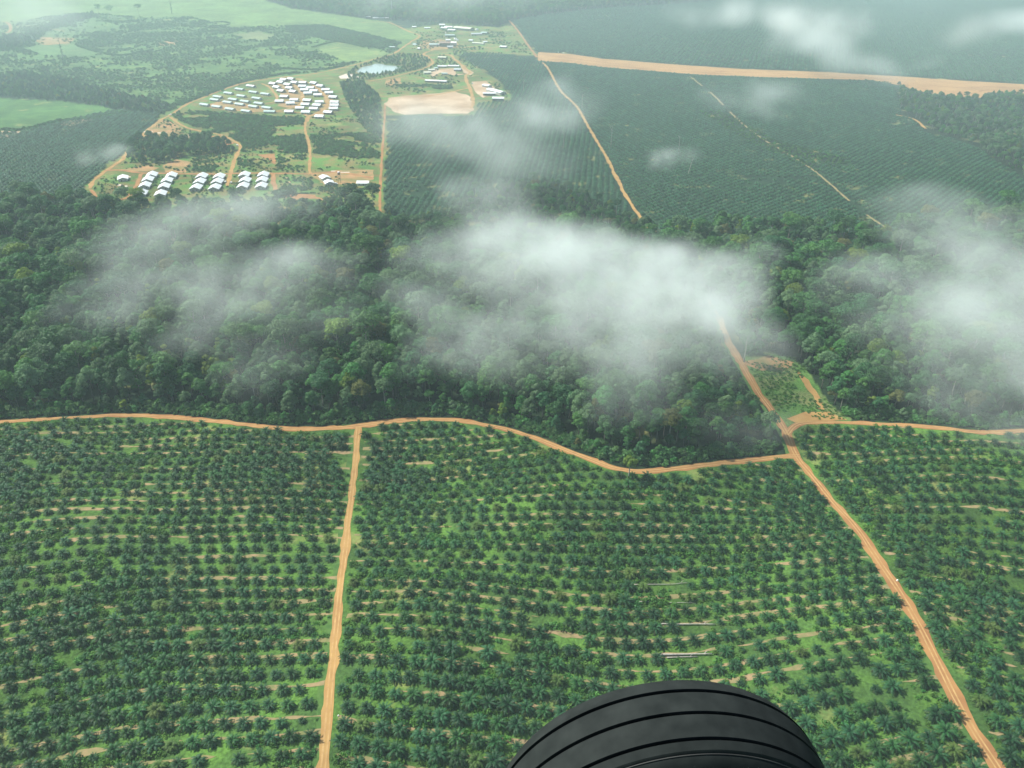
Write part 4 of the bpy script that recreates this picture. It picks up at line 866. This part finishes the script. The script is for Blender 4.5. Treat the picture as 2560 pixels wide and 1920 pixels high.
def house(kind, pos, rz, label, group, L_, W_, wh, rh, wallm, roofm, hip=0.0, over=.9, detail=True, name='house', cat='house', scale=1.0):
    key = (kind, L_, W_, wh, rh, hip)
    if key not in HM:
        HM[key] = gable_house(L_, W_, wh, rh, over, kind)
        d = MB(); d.box((0, 0, 1.05), (1.1, .12, 2.1)); wi = MB(); wi.box((0, 0, 0), (1.5, .12, 1.1))
        HM[key] += (d.me('door_leaf'), wi.me('window_pane'))
    wl_, rf_, dr_, wn_ = HM[key]
    e = empty(name, (pos[0], pos[1], float(terrain(*pos)) + .15), rz, scale); tag(e, label, cat, group)
    def part(nm, me, mt, loc=(0, 0, 0), r=0):
        if not me.materials: me.materials.append(None)
        o = link(nm, me, e); o.material_slots[0].link = 'OBJECT'; o.material_slots[0].material = mt; o.location = loc; o.rotation_euler = (0, 0, r); return o
    part('wall', wl_, wallm); part('roof', rf_, roofm)
    if detail:
        part('door', dr_, M_wood, (L_ * .08, -W_ / 2 - .02, 0))
        for q in (-.3, .3): part('window', wn_, M_glass, (L_ * q, -W_ / 2 - .02, 1.6))
        if not hip:
            part('window', wn_, M_glass, (L_ / 2 + .02, W_ * .24, 1.6), math.pi / 2); part('door', dr_, M_wood, (L_ / 2 + .02, -W_ * .15, 0), math.pi / 2)
    return e
GL = [('back', [(760, 188)]), ('second', [(605, 232), (795, 272), (960, 298)]), ('third', [(450, 286), (628, 325), (840, 358)]), ('fourth', [(302, 336), (515, 373), (680, 400), (870, 427)]), ('fifth', [(262, 378), (440, 413), (605, 440), (795, 470), (980, 487)]), ('front', [(120, 445), (287, 472), (472, 505), (695, 534), (1018, 540)])]
for rn_, pts in GL:
    for i, q in enumerate(pts, 1):
        p = gp([q], ZA, 3.0)[0]; back = rn_ == 'back'
        house('long', p, R(-31 if q[0] < 1000 else -8), f'pale roofed house standing alone behind the long houses of the arc village' if back else f'pale green roofed long house, {ordn(i)} from left in the {rn_} row of the arc village', 'long houses of the arc village', 19.5, 8.0, 2.9, 1.7, M_wall, M_wroof if back else M_groof)
WR = {'innermost curve': [(1065, 160), (1118, 208), (1178, 258)], 'second curve': [(1215, 105), (1170, 138), (1270, 170), (1295, 218), (1345, 268)], 'middle cluster': [(1222, 338), (1358, 383), (1155, 402), (1305, 428)], 'top pair': [(1315, 95), (1365, 143)],
      'third curve': [(1480, 145), (1472, 196), (1500, 245), (1545, 290), (1540, 390), (1515, 446), (1438, 496)], 'fourth curve': [(1585, 216), (1630, 258), (1685, 314), (1705, 412), (1675, 457), (1630, 505)], 'outer curve': [(1632, 151), (1720, 190), (1795, 243), (1838, 284), (1898, 345), (1918, 415), (1915, 458), (1900, 503), (1830, 555), (1710, 612)], 'bottom edge': [(1290, 545), (1520, 552)]}
for gname, pts in WR.items():
    ctr = gp([(1290, 560)], ZA)[0]
    for i, q in enumerate(pts, 1):
        p = gp([q], ZA, 3.0)[0]; top = gname in ('top pair', 'innermost curve', 'second curve') or (gname == 'outer curve' and i < 3)
        ang = R(-32) if top else R(-20 + (i * 37) % 30)
        if gname == 'bottom edge': ang = R(-5)
        house('cottage', p, ang, f'white hip roofed cottage, {ordn(i)} from the top in the {gname} of the arc village', 'white cottages of the arc village', 12.5 if gname != 'bottom edge' else 12.51, 9.0, 2.9, 2.2, M_brown if i % 2 else M_wall, M_wroof, hip=.75, scale=1.14)
BR = [('first', ZC, [(880, 135), (825, 200), (785, 280), (735, 385)]), ('second', ZC, [(1150, 145), (1090, 215), (1050, 295), (1000, 395)]), ('third', ZC, [(1570, 155), (1540, 230), (1490, 310)]), ('fourth', ZC, [(1810, 160), (1785, 230), (1750, 310)]), ('fifth', ZE, [(65, 335), (75, 420), (45, 505)]), ('sixth', ZE, [(355, 335), (335, 415), (325, 505)])]
for cn_, cv, pts in BR:
    for i, q in enumerate(pts, 1):
        p = gp([q], cv, 4.2)[0]
        house('barrack', p, R(-80 if cn_ in ('first', 'second') else -87), f'white roofed row house, {ordn(i)} from the back in the {cn_} column from left', 'white row houses of the front settlement', 16.5, 12.5, 3.0, 3.0, M_wall, M_wroof, over=1.0)
for q, cv, rz, lb, L_, W_ in [((480, 178), ZC, R(-70), 'white house alone inside the dirt loop at left', 16, 12), ((1300, 375), ZE, R(-60), 'upper of two white houses right of the empty plots', 13, 11), ((1365, 450), ZE, R(-70), 'lower of two white houses right of the empty plots', 12, 11), ((1890, 455), ZE, R(-3), 'lone white house at the right end of the front settlement', 15, 9)]:
    house('single', gp([q], cv, 4)[0], rz, lb, 'single houses of the front settlement', L_, W_, 3.0, 2.3, M_wall, M_wroof, over=.9)
# workshops, camp and mill
SH = [(Z4, (895, 768), -14, 46, 9, 3.2, 1.5, M_dwall, M_wroof, 'long low white roofed dormitory above the sandy field'), (Z4, (1435, 815), -40, 16, 12, 4, 1.6, M_wall, M_wroof, 'small white workshop at the back of the sandy yard'), (Z4, (1532, 872), -52, 46, 15, 5, 2, M_wall, M_wroof, 'long slanting white workshop beside the palms'),
      (Z4, (1462, 900), -2, 24, 9, 4.2, 1.4, M_dwall, M_wroof, 'white open shed crossing the end of the long workshop'), (Z4, (1555, 950), -4, 21, 12, 5.5, 2, M_dwall, M_wroof, 'tall white shed in front of the long workshop'),
      (Z4, (800, 678), 12, 15, 11, 3.2, 1.8, M_wall, M_yroof, 'cream roofed camp house nearest the pond road'), (Z4, (845, 650), 12, 14, 10, 3.2, 1.8, M_wall, M_yroof, 'cream roofed camp house, second from the pond road'), (Z4, (890, 632), 10, 8, 7, 3, 1.6, M_wall, M_groof, 'small green roofed hut at the end of the camp row'),
      (Z4, (960, 613), -5, 20, 8, 3.2, 1.5, M_brown, M_wroof, 'brown walled camp house at the back of the yard'), (Z4, (1080, 610), -5, 25, 8, 3.2, 1.5, M_wall, M_wroof, 'white roofed camp house at the back right of the yard'), (Z4, (1125, 645), -8, 15, 16, 3.5, 1.8, M_dwall, M_galv, 'square grey roofed camp hall'), (Z4, (985, 690), -3, 12, 7, 2.8, 1.2, M_wall, M_groof, 'small green roofed hut inside the yard'),
      (Z4, (960, 518), -14, 20, 10, 3.2, 1.6, M_dwall, M_yroof, 'cream roofed shed below the mill road'), (Z4, (1612, 405), -22, 17, 11, 3.5, 1.8, M_dwall, M_wroof, 'white roofed shed at the end of the mill road'),
      (Z4, (1345, 368), -26, 34, 9, 3, 1.4, M_wall, M_yroof, 'long cream roofed barrack right of the mill'), (Z4, (1265, 338), -20, 11, 10, 3, 1.6, M_wall, M_wroof, 'small white house beside the long cream barrack'), (Z4, (1415, 354), 8, 11, 7, 3, 1.4, M_wall, M_wroof, 'tiny white house above the long cream barrack'),
      (Z4, (1185, 205), -34, 62, 22, 6, 3, M_dwall, M_yroof, 'largest cream roofed warehouse of the far hamlet'), (Z4, (1325, 268), 4, 30, 14, 4, 2, M_wall, M_galv, 'ribbed grey roofed hall right of the far warehouse'), (Z4, (1412, 256), -28, 18, 14, 4, 2, M_dwall, M_groof, 'green roofed house at the right end of the far hamlet'),
      (Z4, (960, 172), -8, 16, 12, 4, 2, M_wall, M_wroof, 'white house at the back of the far hamlet'), (Z4, (985, 205), -24, 20, 14, 4, 2, M_wall, M_wroof, 'white shed left of the far warehouse, left one'), (Z4, (1030, 195), -20, 24, 14, 4, 2, M_wall, M_wroof, 'white shed left of the far warehouse, middle one'), (Z4, (1060, 228), -14, 22, 12, 4, 2, M_wall, M_wroof, 'white shed left of the far warehouse, front one'),
      (Z4, (1040, 283), 0, 26, 14, 4, 1.6, M_dwall, M_groof, 'pale green roofed shed above the mill'), (Z4, (662, 195), -6, 11, 9, 3.5, 1.6, M_dwall, M_wroof, 'white hut left in the far hamlet'), (Z4, (800, 207), 4, 17, 8, 3, 1.4, M_wall, M_wroof, 'low white roof in the grass of the far hamlet'),
      (Z4, (172, 90), 4, 14, 12, 4, 1.8, M_dwall, M_wroof, 'small white house before the far forest, left one'), (Z4, (285, 101), -12, 36, 14, 4, 2, M_dwall, M_wroof, 'long white house before the far forest'), (Z4, (372, 103), 0, 9, 8, 3.5, 1.6, M_dwall, M_wroof, 'small white house before the far forest, right one'),
      (Z4, (1022, 335), 0, 12, 9, 7, 2.4, M_dwall, M_wroof, 'tall white roofed block of the mill'), (Z4, (990, 362), -5, 26, 16, 9, 3, M_dwall, M_steel, 'dark main hall of the mill'), (Z4, (1082, 362), -5, 14, 12, 7, 2.4, M_wall, M_white, 'white walled right block of the mill'), (Z4, (950, 360), 0, 8, 9, 8, 2, M_wall, M_white, 'white walled left block of the mill'),
      (Z4, (866, 380), -4, 20, 13, 5, 2, M_wall, M_groof, 'pale green roofed store left of the mill'), (Z4, (912, 382), -30, 9, 8, 4, 1.6, M_wall, M_white, 'small white store beside the mill'), (Z4, (1045, 405), -4, 14, 10, 4, 1.8, M_wall, M_galv, 'white and grey hut in front of the mill'), (Z4, (715, 425), -40, 9, 8, 3, 1.6, M_brown, M_wroof, 'small white hut on the bare ground left of the mill'), (Z4, (430, 410), -20, 15, 7, 3, 1.4, M_brown, M_groof, 'brown walled farm hut beside the field road')]
for cv, q, a, L_, W_, wh, rh, wm, rm, lb in SH:
    house('shed', gp([q], cv, wh + rh * .5)[0], R(a), lb, 'sheds and houses of the far hamlet', float(L_), float(W_), float(wh), float(rh), wm, rm, name='shed', cat='building', over=.7, detail=L_ < 25)
# mill chimney and tanks
p = gp([(1000, 345)], Z4)[0]; e = empty('chimney_stack', (p[0], p[1], 0)); tag(e, 'thin steel chimney rising from the mill', 'chimney')
b = MB(); b.tube([(0, 0, 0), (0, 0, 9), (0, 0, 22)], [1.0, .8, .7], 12); b.build('stack', M_galv, e, True); b = MB(); b.tube([(0, 0, 22), (0, 0, 22.6)], [.95, .95], 12); b.build('rim', M_steel, e, True)
for q, r_, h_, lb in [((1100, 345), 4, 6, 'white storage tank right of the mill, larger one'), ((1120, 352), 3, 5, 'white storage tank right of the mill, smaller one'), ((1330, 240), 4.5, 5, 'pale round tank beside the ribbed hall')]:
    p = gp([q], Z4)[0]; e = empty('storage_tank', (p[0], p[1], 0.1)); tag(e, lb, 'tank', 'storage tanks')
    b = MB(); b.tube([(0, 0, 0), (0, 0, h_)], [r_, r_], 20); b.build('shell', M_white, e, True); b = MB(); b.tube([(0, 0, h_ + .02), (0, 0, h_ + .5), (0, 0, h_ + .9)], [r_ * 1.03, r_ * .6, .2], 20); b.build('roof', M_galv, e, True)
# water tower
p = gp([(1530, 470)], ZE)[0]; e = empty('water_tower', (p[0], p[1], float(terrain(*p)))); tag(e, 'rusty water tower with pale tank behind the lone right house', 'water tower')
for a, c in ((-1, -1), (1, -1), (1, 1), (-1, 1)):
    b = MB(); b.tube([(a * 1.6, c * 1.6, 0), (a * 1.3, c * 1.3, 11)], [.16, .14], 6); b.build('leg', M_steel, e)
b = MB(); b.box((0, 0, 11.2), (4.4, 4.4, .4)); b.build('platform', M_steel, e)
b = MB(); b.tube([(0, 0, 11.42), (0, 0, 14.2)], [1.7, 1.7], 14); b.build('tank', M_brown, e, True); b = MB(); b.tube([(0, 0, 14.22), (0, 0, 14.5)], [1.8, 1.7], 14); b.build('lid', M_white, e, True)
b = MB()
for z in (3.6, 7.3):
    k = 1.6 - .3 * z / 11
    for a, c in (((-k, -k), (k, -k)), ((k, -k), (k, k)), ((k, k), (-k, k)), ((-k, k), (-k, -k))): b.tube([(a[0], a[1], z), (c[0], c[1], z)], [.08, .08], 5)
b.build('bracing', M_steel, e)
# lattice mast before the far forest
p = gp([(428, 105)], Z4)[0]; e = empty('radio_mast', (p[0], p[1], 0)); tag(e, 'thin lattice radio mast before the far forest', 'mast')
mh = 62.0
for k in range(3):
    a = k * 2.0944; b = MB(); b.tube([(math.cos(a) * 2.4, math.sin(a) * 2.4, 0), (math.cos(a) * .4, math.sin(a) * .4, mh)], [.22, .14], 5); b.build('leg', M_galv, e)
b = MB()
for i in range(16):
    z0, z1 = mh * i / 16, mh * (i + 1) / 16; r0 = 2.4 - 2.0 * i / 16; r1 = 2.4 - 2.0 * (i + 1) / 16
    for k in range(3):
        a, c = k * 2.0944, (k + 1) * 2.0944; b.tube([(math.cos(a) * r0, math.sin(a) * r0, z0), (math.cos(c) * r1, math.sin(c) * r1, z1)], [.09, .09], 4)
b.build('lattice', M_galv, e)

# vehicles
def car(pxy, conv, rz, label, van=False):
    p = gp([pxy], conv)[0]; e = empty('parked_van' if van else 'pickup_truck', (p[0], p[1], float(terrain(*p)) + .3), rz); tag(e, label, 'van' if van else 'pickup', 'white vehicles of the settlement')
    b = MB()
    prof = [(-2.5, .45), (2.5, .45), (2.5, .95), (1.5, 1.05), (.95, 1.75), (-.5 if not van else -2.35, 1.8), (-.75 if not van else -2.5, 1.1), (-2.5, 1.05)]
    V = [(x, s * .92, z) for s in (-1, 1) for x, z in prof]; n_ = len(prof)
    b.add(V, [tuple(range(n_)), tuple(range(2 * n_ - 1, n_ - 1, -1))] + [(i, i + n_, (i + 1) % n_ + n_, (i + 1) % n_) for i in range(n_)]); b.build('body', M_white, e)
    b = MB(); b.add([(1.42, -.8, 1.12), (1.42, .8, 1.12), (1.0, .72, 1.7), (1.0, -.72, 1.7)], [(0, 1, 2, 3)]); b.build('windscreen', M_glass, e).location = (.06, 0, .03)
    for x in (-1.6, 1.6):
        for s in (-1, 1):
            b = MB(); b.tube([(x, s * .78, .38), (x, s * 1.0, .38)], [.38, .38], 12); b.build('wheel', M_blackr, e, True)
car((660, 372), Z3, R(30), 'white pickup at the junction above the dark grove'); car((1146, 595), Z3, R(-40), 'white pickup at the bend right of the dark grove')
car((1058, 862), Z3, R(80), 'white van left of the track beside the fourth house column', True); car((1102, 868), Z3, R(85), 'white van right of the track beside the fifth house column', True)
car((1862, 875), Z3, R(0), 'white van near the foot of the water tower', True); car((1278, 808), Z4, R(-20), 'pickup parked in the sandy workshop yard'); car((222, 231), Z2, R(10), 'white pickup on the left end of the airstrip'); car((200, 228), Z2, R(70), 'white van at the left end of the airstrip', True)
def block(pxy, label, s=1.0):
    p = gp([pxy], lambda x, y: (x, y))[0]; e = empty('marker_stone', (p[0], p[1], float(terrain(*p))), .4, s); tag(e, label, 'marker')
    b = MB(); b.box((0, 0, .15), (1.5, 1.3, .5)); b.build('foot', M_whites, e)
    b = MB(); b.add([(-.6, -.5, .38), (.6, -.5, .38), (.6, .5, .38), (-.6, .5, .38), (-.4, -.35, 1.3), (.4, -.35, 1.3), (.4, .35, 1.3), (-.4, .35, 1.3)], [(0, 1, 5, 4), (1, 2, 6, 5), (2, 3, 7, 6), (3, 0, 4, 7), (4, 5, 6, 7)]); b.build('post', M_white, e)
block((2243, 1452), 'white marker stone right of the wide road', .7); block((2268, 1598), 'small white marker stone left of the wide road', .6); block((846, 1790), 'small white marker stone beside the pale straight track', .5)

# ------------------------------------------------------------------ aircraft wheel below the window
def aircraft_wheel():
    C = Vector((0.2215, 0.7818, H - 1.1901)); yaw = 0.1032
    e = empty('aircraft_wheel', C, yaw); e.rotation_euler = (0, 0, yaw); tag(e, 'black grooved aircraft tyre at the bottom edge, close to the camera', 'aircraft wheel')
    # profile: (axial position along local -y = towards the camera, radius)
    d = .0388; g = .0028
    prof = []
    def groove(c, r, dep=.011): return [(c - g, r), (c - g * .7, r - dep), (c + g * .7, r - dep), (c + g, r)]
    prof += [(-.052, .150), (-.066, .165), (-.0735, .195), (-.0745, .215), (-.073, .2285), (-.0685, .2365), (-.060, .2425), (-.048, .2468)]
    prof += groove(-d, .2492) + [(-.028, .2505), (-.014, .2512)] + groove(0, .2516) + [(.014, .2512), (.028, .2505)] + groove(d, .2492)
    prof += [(.047, .2470), (.0525, .2448), (.0545, .2420), (.0550, .2400), (.058, .2385), (.066, .2310), (.0735, .215), (.0745, .198), (.070, .170), (.060, .152), (.050, .148)]
    nS = 160; V = []; F = []
    for i in range(nS):
        a = 2 * math.pi * i / nS
        for ax, r in prof: V.append((math.cos(a) * r, -ax, math.sin(a) * r))
    m_ = len(prof)
    for i in range(nS):
        j = (i + 1) % nS
        for k in range(m_ - 1): F.append((i * m_ + k, i * m_ + k + 1, j * m_ + k + 1, j * m_ + k))
    mt = mat('tyre_rubber', (0.0090, 0.0128, 0.0122), 0.85, 0.14, alt=(0.0185, 0.0240, 0.0225), scale=34, detail=12, bump=0.0012)
    me = mesh('tyre', V, F, [mt]); me.polygons.foreach_set('use_smooth', np.ones(len(me.polygons), bool))
    bm = bmesh.new(); bm.from_mesh(me); bmesh.ops.recalc_face_normals(bm, faces=bm.faces)
    for ed in bm.edges:
        if len(ed.link_faces) == 2 and ed.calc_face_angle(0) > R(32): ed.smooth = False
    bm.to_mesh(me); bm.free()
    t = link('tyre', me, e)
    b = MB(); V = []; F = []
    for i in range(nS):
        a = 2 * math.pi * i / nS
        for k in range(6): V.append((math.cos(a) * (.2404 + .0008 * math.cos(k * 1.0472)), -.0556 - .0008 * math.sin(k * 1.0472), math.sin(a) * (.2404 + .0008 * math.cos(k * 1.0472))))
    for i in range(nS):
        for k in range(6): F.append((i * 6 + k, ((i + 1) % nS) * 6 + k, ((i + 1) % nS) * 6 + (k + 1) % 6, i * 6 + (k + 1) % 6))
    link('highlight_ridge', mesh('highlight_ridge', V, F, [mat('highlight_rubber', (.06, .065, .06), .7, .3, alt=(.025, .027, .026), scale=14, detail=6)], smooth=True), t)  # highlight along the tyre shoulder put in as a ring of lighter grey
    rimp = [(-.048, .149), (-.046, .140), (-.040, .128), (-.02, .118), (0, .110), (.014, .06), (.02, .035), (.02, .0)]
    V = []; F = []
    full = [(-a, r) for a, r in rimp][::-1]; prof2 = [(a, r) for a, r in rimp]
    for sgn in (-1, 1):
        k0 = len(V); n_ = 64
        for i in range(n_):
            a = 2 * math.pi * i / n_
            for ax, r in rimp: V.append((math.cos(a) * r, sgn * ax, math.sin(a) * r))
        for i in range(n_):
            j = (i + 1) % n_
            for k in range(len(rimp) - 1): F.append((k0 + i * len(rimp) + k, k0 + i * len(rimp) + k + 1, k0 + j * len(rimp) + k + 1, k0 + j * len(rimp) + k))
    link('rim', mesh('rim', V, F, [mat('rim_paint', (.32, .33, .33), .4, .5, scale=4, metal=.4)], smooth=True), e)
    b = MB(); b.tube([(0, .05, 0), (0, -.14, 0)], [.028, .028], 16); b.build('axle', M_galv, e, True)
    b = MB(); b.tube([(0, -.13, -.03), (0, -.22, -.10), (-.05, -.55, -.20)], [.035, .04, .045], 14); b.build('gear_leg', M_white, e, True)
aircraft_wheel()

# ------------------------------------------------------------------ clouds
def cloud(label, blobs, z, dens, seed, scale=1.0, thick=0.42, erode=0.42, soft=1.0):
    dens *= 1.0
    """blobs: display-pixel centres and radii, placed at height z over the ground; density from lumps eaten into by noise"""
    cs = []
    for (x, y, r, s) in blobs:
        a = np.array(D(x, y)); p = ground(a[0], a[1], z); p2 = ground(a[0] + r * KD, a[1], z)
        rad = float(np.hypot(*(p2 - p))); cs.append((p[0], p[1], rad, s))
    cs = np.array(cs); c0 = np.array([*cs[:, :2].mean(0), z])
    bm = bmesh.new()
    tb = bmesh.new(); bmesh.ops.create_icosphere(tb, subdivisions=2, radius=1.28); sph = [v.co.copy() for v in tb.verts]; tb.free()
    for x, y, r, s in cs:
        for q in sph: bm.verts.new((x - c0[0] + q.x * r, y - c0[1] + q.y * r, q.z * r * thick))
    bmesh.ops.convex_hull(bm, input=bm.verts[:])
    bmesh.ops.delete(bm, geom=[v for v in bm.verts if not v.link_faces], context='VERTS')
    bmesh.ops.delete(bm, geom=[e_ for e_ in bm.edges if not e_.link_faces], context='EDGES')
    bmesh.ops.recalc_face_normals(bm, faces=bm.faces)
    me = bpy.data.meshes.new('cloud'); bm.to_mesh(me); bm.free()
    m = bpy.data.materials.new('cloud_vapour'); m.use_nodes = True; N = m.node_tree.nodes; L = m.node_tree.links; N.clear()
    out = N.new('ShaderNodeOutputMaterial'); pv = N.new('ShaderNodeVolumePrincipled'); L.new(pv.outputs[0], out.inputs['Volume'])
    pv.inputs['Color'].default_value = (0.92, 1.0, 0.97, 1); pv.inputs['Anisotropy'].default_value = 0.1
    tc = N.new('ShaderNodeTexCoord'); acc = None
    n0 = N.new('ShaderNodeTexNoise'); n0.inputs['Scale'].default_value = 0.009 / scale; n0.inputs['Detail'].default_value = 2; L.new(tc.outputs['Object'], n0.inputs['Vector'])
    wz = N.new('ShaderNodeVectorMath'); wz.operation = 'SUBTRACT'; wz.inputs[1].default_value = (.5, .5, .5); L.new(n0.outputs['Color'], wz.inputs[0])
    wv = N.new('ShaderNodeVectorMath'); wv.operation = 'MULTIPLY_ADD'; wv.inputs[1].default_value = (150 * scale, 150 * scale, 40 * scale); L.new(wz.outputs[0], wv.inputs[0]); L.new(tc.outputs['Object'], wv.inputs[2])
    def math_(op, a, b_):
        x = N.new('ShaderNodeMath'); x.operation = op
        for i, v in ((0, a), (1, b_)):
            if hasattr(v, 'is_linked'): L.new(v, x.inputs[i])
            else: x.inputs[i].default_value = v
        return x.outputs[0]
    for x, y, r, s in cs:
        sb = N.new('ShaderNodeVectorMath'); sb.operation = 'SUBTRACT'; sb.inputs[1].default_value = (x - c0[0], y - c0[1], 0); L.new(wv.outputs[0], sb.inputs[0])
        dv = N.new('ShaderNodeVectorMath'); dv.operation = 'DIVIDE'; dv.inputs[1].default_value = (r, r, r * thick); L.new(sb.outputs[0], dv.inputs[0])
        ln_ = N.new('ShaderNodeVectorMath'); ln_.operation = 'LENGTH'; L.new(dv.outputs[0], ln_.inputs[0])
        mr = N.new('ShaderNodeMapRange'); mr.interpolation_type = 'SMOOTHSTEP'; mr.inputs[1].default_value = 0.92; mr.inputs[2].default_value = 0.05; mr.inputs[3].default_value = 0.0; mr.inputs[4].default_value = s
        L.new(ln_.outputs['Value'], mr.inputs[0]); acc = mr.outputs[0] if acc is None else math_('ADD', acc, mr.outputs[0])
    no = N.new('ShaderNodeTexNoise'); no.inputs['Scale'].default_value = 0.022 / scale; no.inputs['Detail'].default_value = 7; no.inputs['Roughness'].default_value = .64
    mp = N.new('ShaderNodeMapping'); mp.inputs['Location'].default_value = (seed * 37.0, seed * 11.0, seed); L.new(tc.outputs['Object'], mp.inputs['Vector']); L.new(mp.outputs[0], no.inputs['Vector'])
    ero = N.new('ShaderNodeMapRange'); ero.inputs[1].default_value = erode - .10 * soft; ero.inputs[2].default_value = erode + .20 * soft; L.new(no.outputs['Fac'], ero.inputs[0])
    L.new(math_('MULTIPLY', math_('MULTIPLY', acc, ero.outputs[0]), dens), pv.inputs['Density'])
    me.materials.append(m); o = link('cloud', me); o.location = c0; tag(o, label, 'cloud', 'low cloud shreds drifting over the land')
    return o
cloud('largest bright low cloud over the middle of the forest', [(1060, 475, 200, .8), (1180, 570, 280, .9), (1340, 610, 300, .9), (1490, 610, 260, .85), (1560, 640, 180, .75), (1610, 560, 130, .6), (1110, 690, 260, .5), (1310, 720, 290, .6), (1490, 715, 250, .65), (1300, 790, 220, .3), (1600, 690, 170, .5), (890, 620, 200, .4), (960, 700, 190, .4), (1040, 410, 120, .5), (980, 530, 160, .5), (1650, 730, 150, .45), (1450, 560, 170, .6), (1540, 670, 140, .7)], 62, .030, 1, 1.0, thick=.3, erode=.44, soft=1.5)
cloud('pale cloud bank at the right edge over the forest', [(2080, 510, 240, .7), (2190, 620, 290, .95), (2250, 740, 290, .9), (2000, 660, 290, .5), (1980, 440, 170, .5), (2160, 860, 250, .6), (2060, 780, 250, .5), (1900, 600, 160, .3)], 65, .023, 2, 1.0, thick=.3, soft=1.6)
cloud('thin grey cloud shred below the white row houses', [(470, 460, 200, .7), (590, 430, 160, .5), (350, 540, 220, .5), (270, 630, 200, .5), (210, 680, 150, .35), (420, 600, 160, .3)], 60, .020, 3, .9, thick=.3, soft=1.6)
cloud('thin cloud wisp over the left forest', [(650, 560, 190, .7), (540, 620, 210, .7), (460, 700, 190, .55), (560, 790, 190, .4), (700, 680, 170, .35)], 60, .020, 4, .9, thick=.3, soft=1.6)
cloud('faint cloud veil below the sandy field', [(890, 255, 150, .7), (1010, 285, 180, .8), (1110, 330, 170, .7), (1180, 240, 150, .9), (1195, 190, 100, .6), (1090, 390, 150, .5), (1020, 350, 130, .35)], 60, .014, 5, 1.1, erode=.45, soft=1.5)
cloud('bright ragged cloud above the airstrip', [(1740, 50, 130, 1.0), (1790, 105, 130, 1.0), (1680, 55, 110, .7), (1590, 35, 110, .6), (1490, 25, 100, .4), (1860, 145, 100, .5), (1740, 135, 110, .6)], 100, .011, 6, 2.6)
cloud('tiny cloud puff over the far palms', [(1455, 345, 75, .8), (1430, 330, 55, .5)], 45, .018, 7, .8)
cloud('tiny cloud puff beside the left palms', [(222, 332, 70, .7), (200, 348, 55, .5)], 45, .016, 8, .8)
cloud('faint cloud veil under the airstrip', [(1640, 205, 110, .6), (1570, 218, 90, .5), (1700, 245, 80, .4)], 60, .012, 9, 1.4)
cloud('thin cloud shred at the top right', [(2080, 70, 110, .7), (2160, 60, 100, .6), (2230, 45, 110, .9), (1975, 115, 70, .6)], 100, .010, 10, 2.6)
cloud('thin cloud strip along the top edge', [(830, -6, 120, .6), (960, -8, 130, .7), (1100, -6, 100, .5)], 100, .005, 11, 3.0)
cloud('bright mist at the top left corner', [(40, 20, 150, .7), (110, 55, 130, .6), (-20, 60, 130, .7)], 90, .0045, 12, 2.6)
cloud('thin cloud film over the right end of the forest corner', [(1650, 950, 110, .6), (1560, 900, 110, .3)], 45, .010, 13, .7)

# ------------------------------------------------------------------ air
hm = bpy.data.materials.new('humid_air'); hm.use_nodes = True; N = hm.node_tree.nodes; L = hm.node_tree.links; N.clear()
out = N.new('ShaderNodeOutputMaterial'); pv = N.new('ShaderNodeVolumePrincipled'); L.new(pv.outputs[0], out.inputs['Volume'])
pv.inputs['Density'].default_value = 0.00009; pv.inputs['Color'].default_value = (0.73, 0.96, 1.0, 1); pv.inputs['Anisotropy'].default_value = 0.0
b = MB(); b.box((0, 0, (H + 12 - 12) / 2), (18400, 18400, H + 24))
hz_o = b.build('haze', hm); tag(hz_o, 'pale humid haze filling the air', 'haze', kind='stuff')
# low mist over the far fields, thinning out towards the forest
mm = bpy.data.materials.new('ground_mist'); mm.use_nodes = True; N = mm.node_tree.nodes; L = mm.node_tree.links; N.clear()
out = N.new('ShaderNodeOutputMaterial'); pv = N.new('ShaderNodeVolumePrincipled'); L.new(pv.outputs[0], out.inputs['Volume'])
pv.inputs['Color'].default_value = (0.75, 0.96, 1.0, 1); pv.inputs['Anisotropy'].default_value = 0.0
tc = N.new('ShaderNodeTexCoord'); sx = N.new('ShaderNodeSeparateXYZ'); L.new(tc.outputs['Object'], sx.inputs[0])
ry = N.new('ShaderNodeMapRange'); ry.interpolation_type = 'SMOOTHSTEP'; ry.inputs[1].default_value = 560; ry.inputs[2].default_value = 1500; L.new(sx.outputs[1], ry.inputs[0])
no = N.new('ShaderNodeTexNoise'); no.inputs['Scale'].default_value = 0.0016; no.inputs['Detail'].default_value = 2; L.new(tc.outputs['Object'], no.inputs['Vector'])
rn_ = N.new('ShaderNodeMapRange'); rn_.inputs[1].default_value = .3; rn_.inputs[2].default_value = .7; rn_.inputs[3].default_value = .00010; rn_.inputs[4].default_value = .00022; L.new(no.outputs['Fac'], rn_.inputs[0])
mu = N.new('ShaderNodeMath'); mu.operation = 'MULTIPLY'; L.new(ry.outputs[0], mu.inputs[0]); L.new(rn_.outputs[0], mu.inputs[1]); L.new(mu.outputs[0], pv.inputs['Density'])
b = MB(); b.box((0, 2830, 66), (7600, 4600, 150))
tag(b.build('mist', mm), 'thin pale mist lying low over the settlement and the far palms', 'mist', kind='stuff')
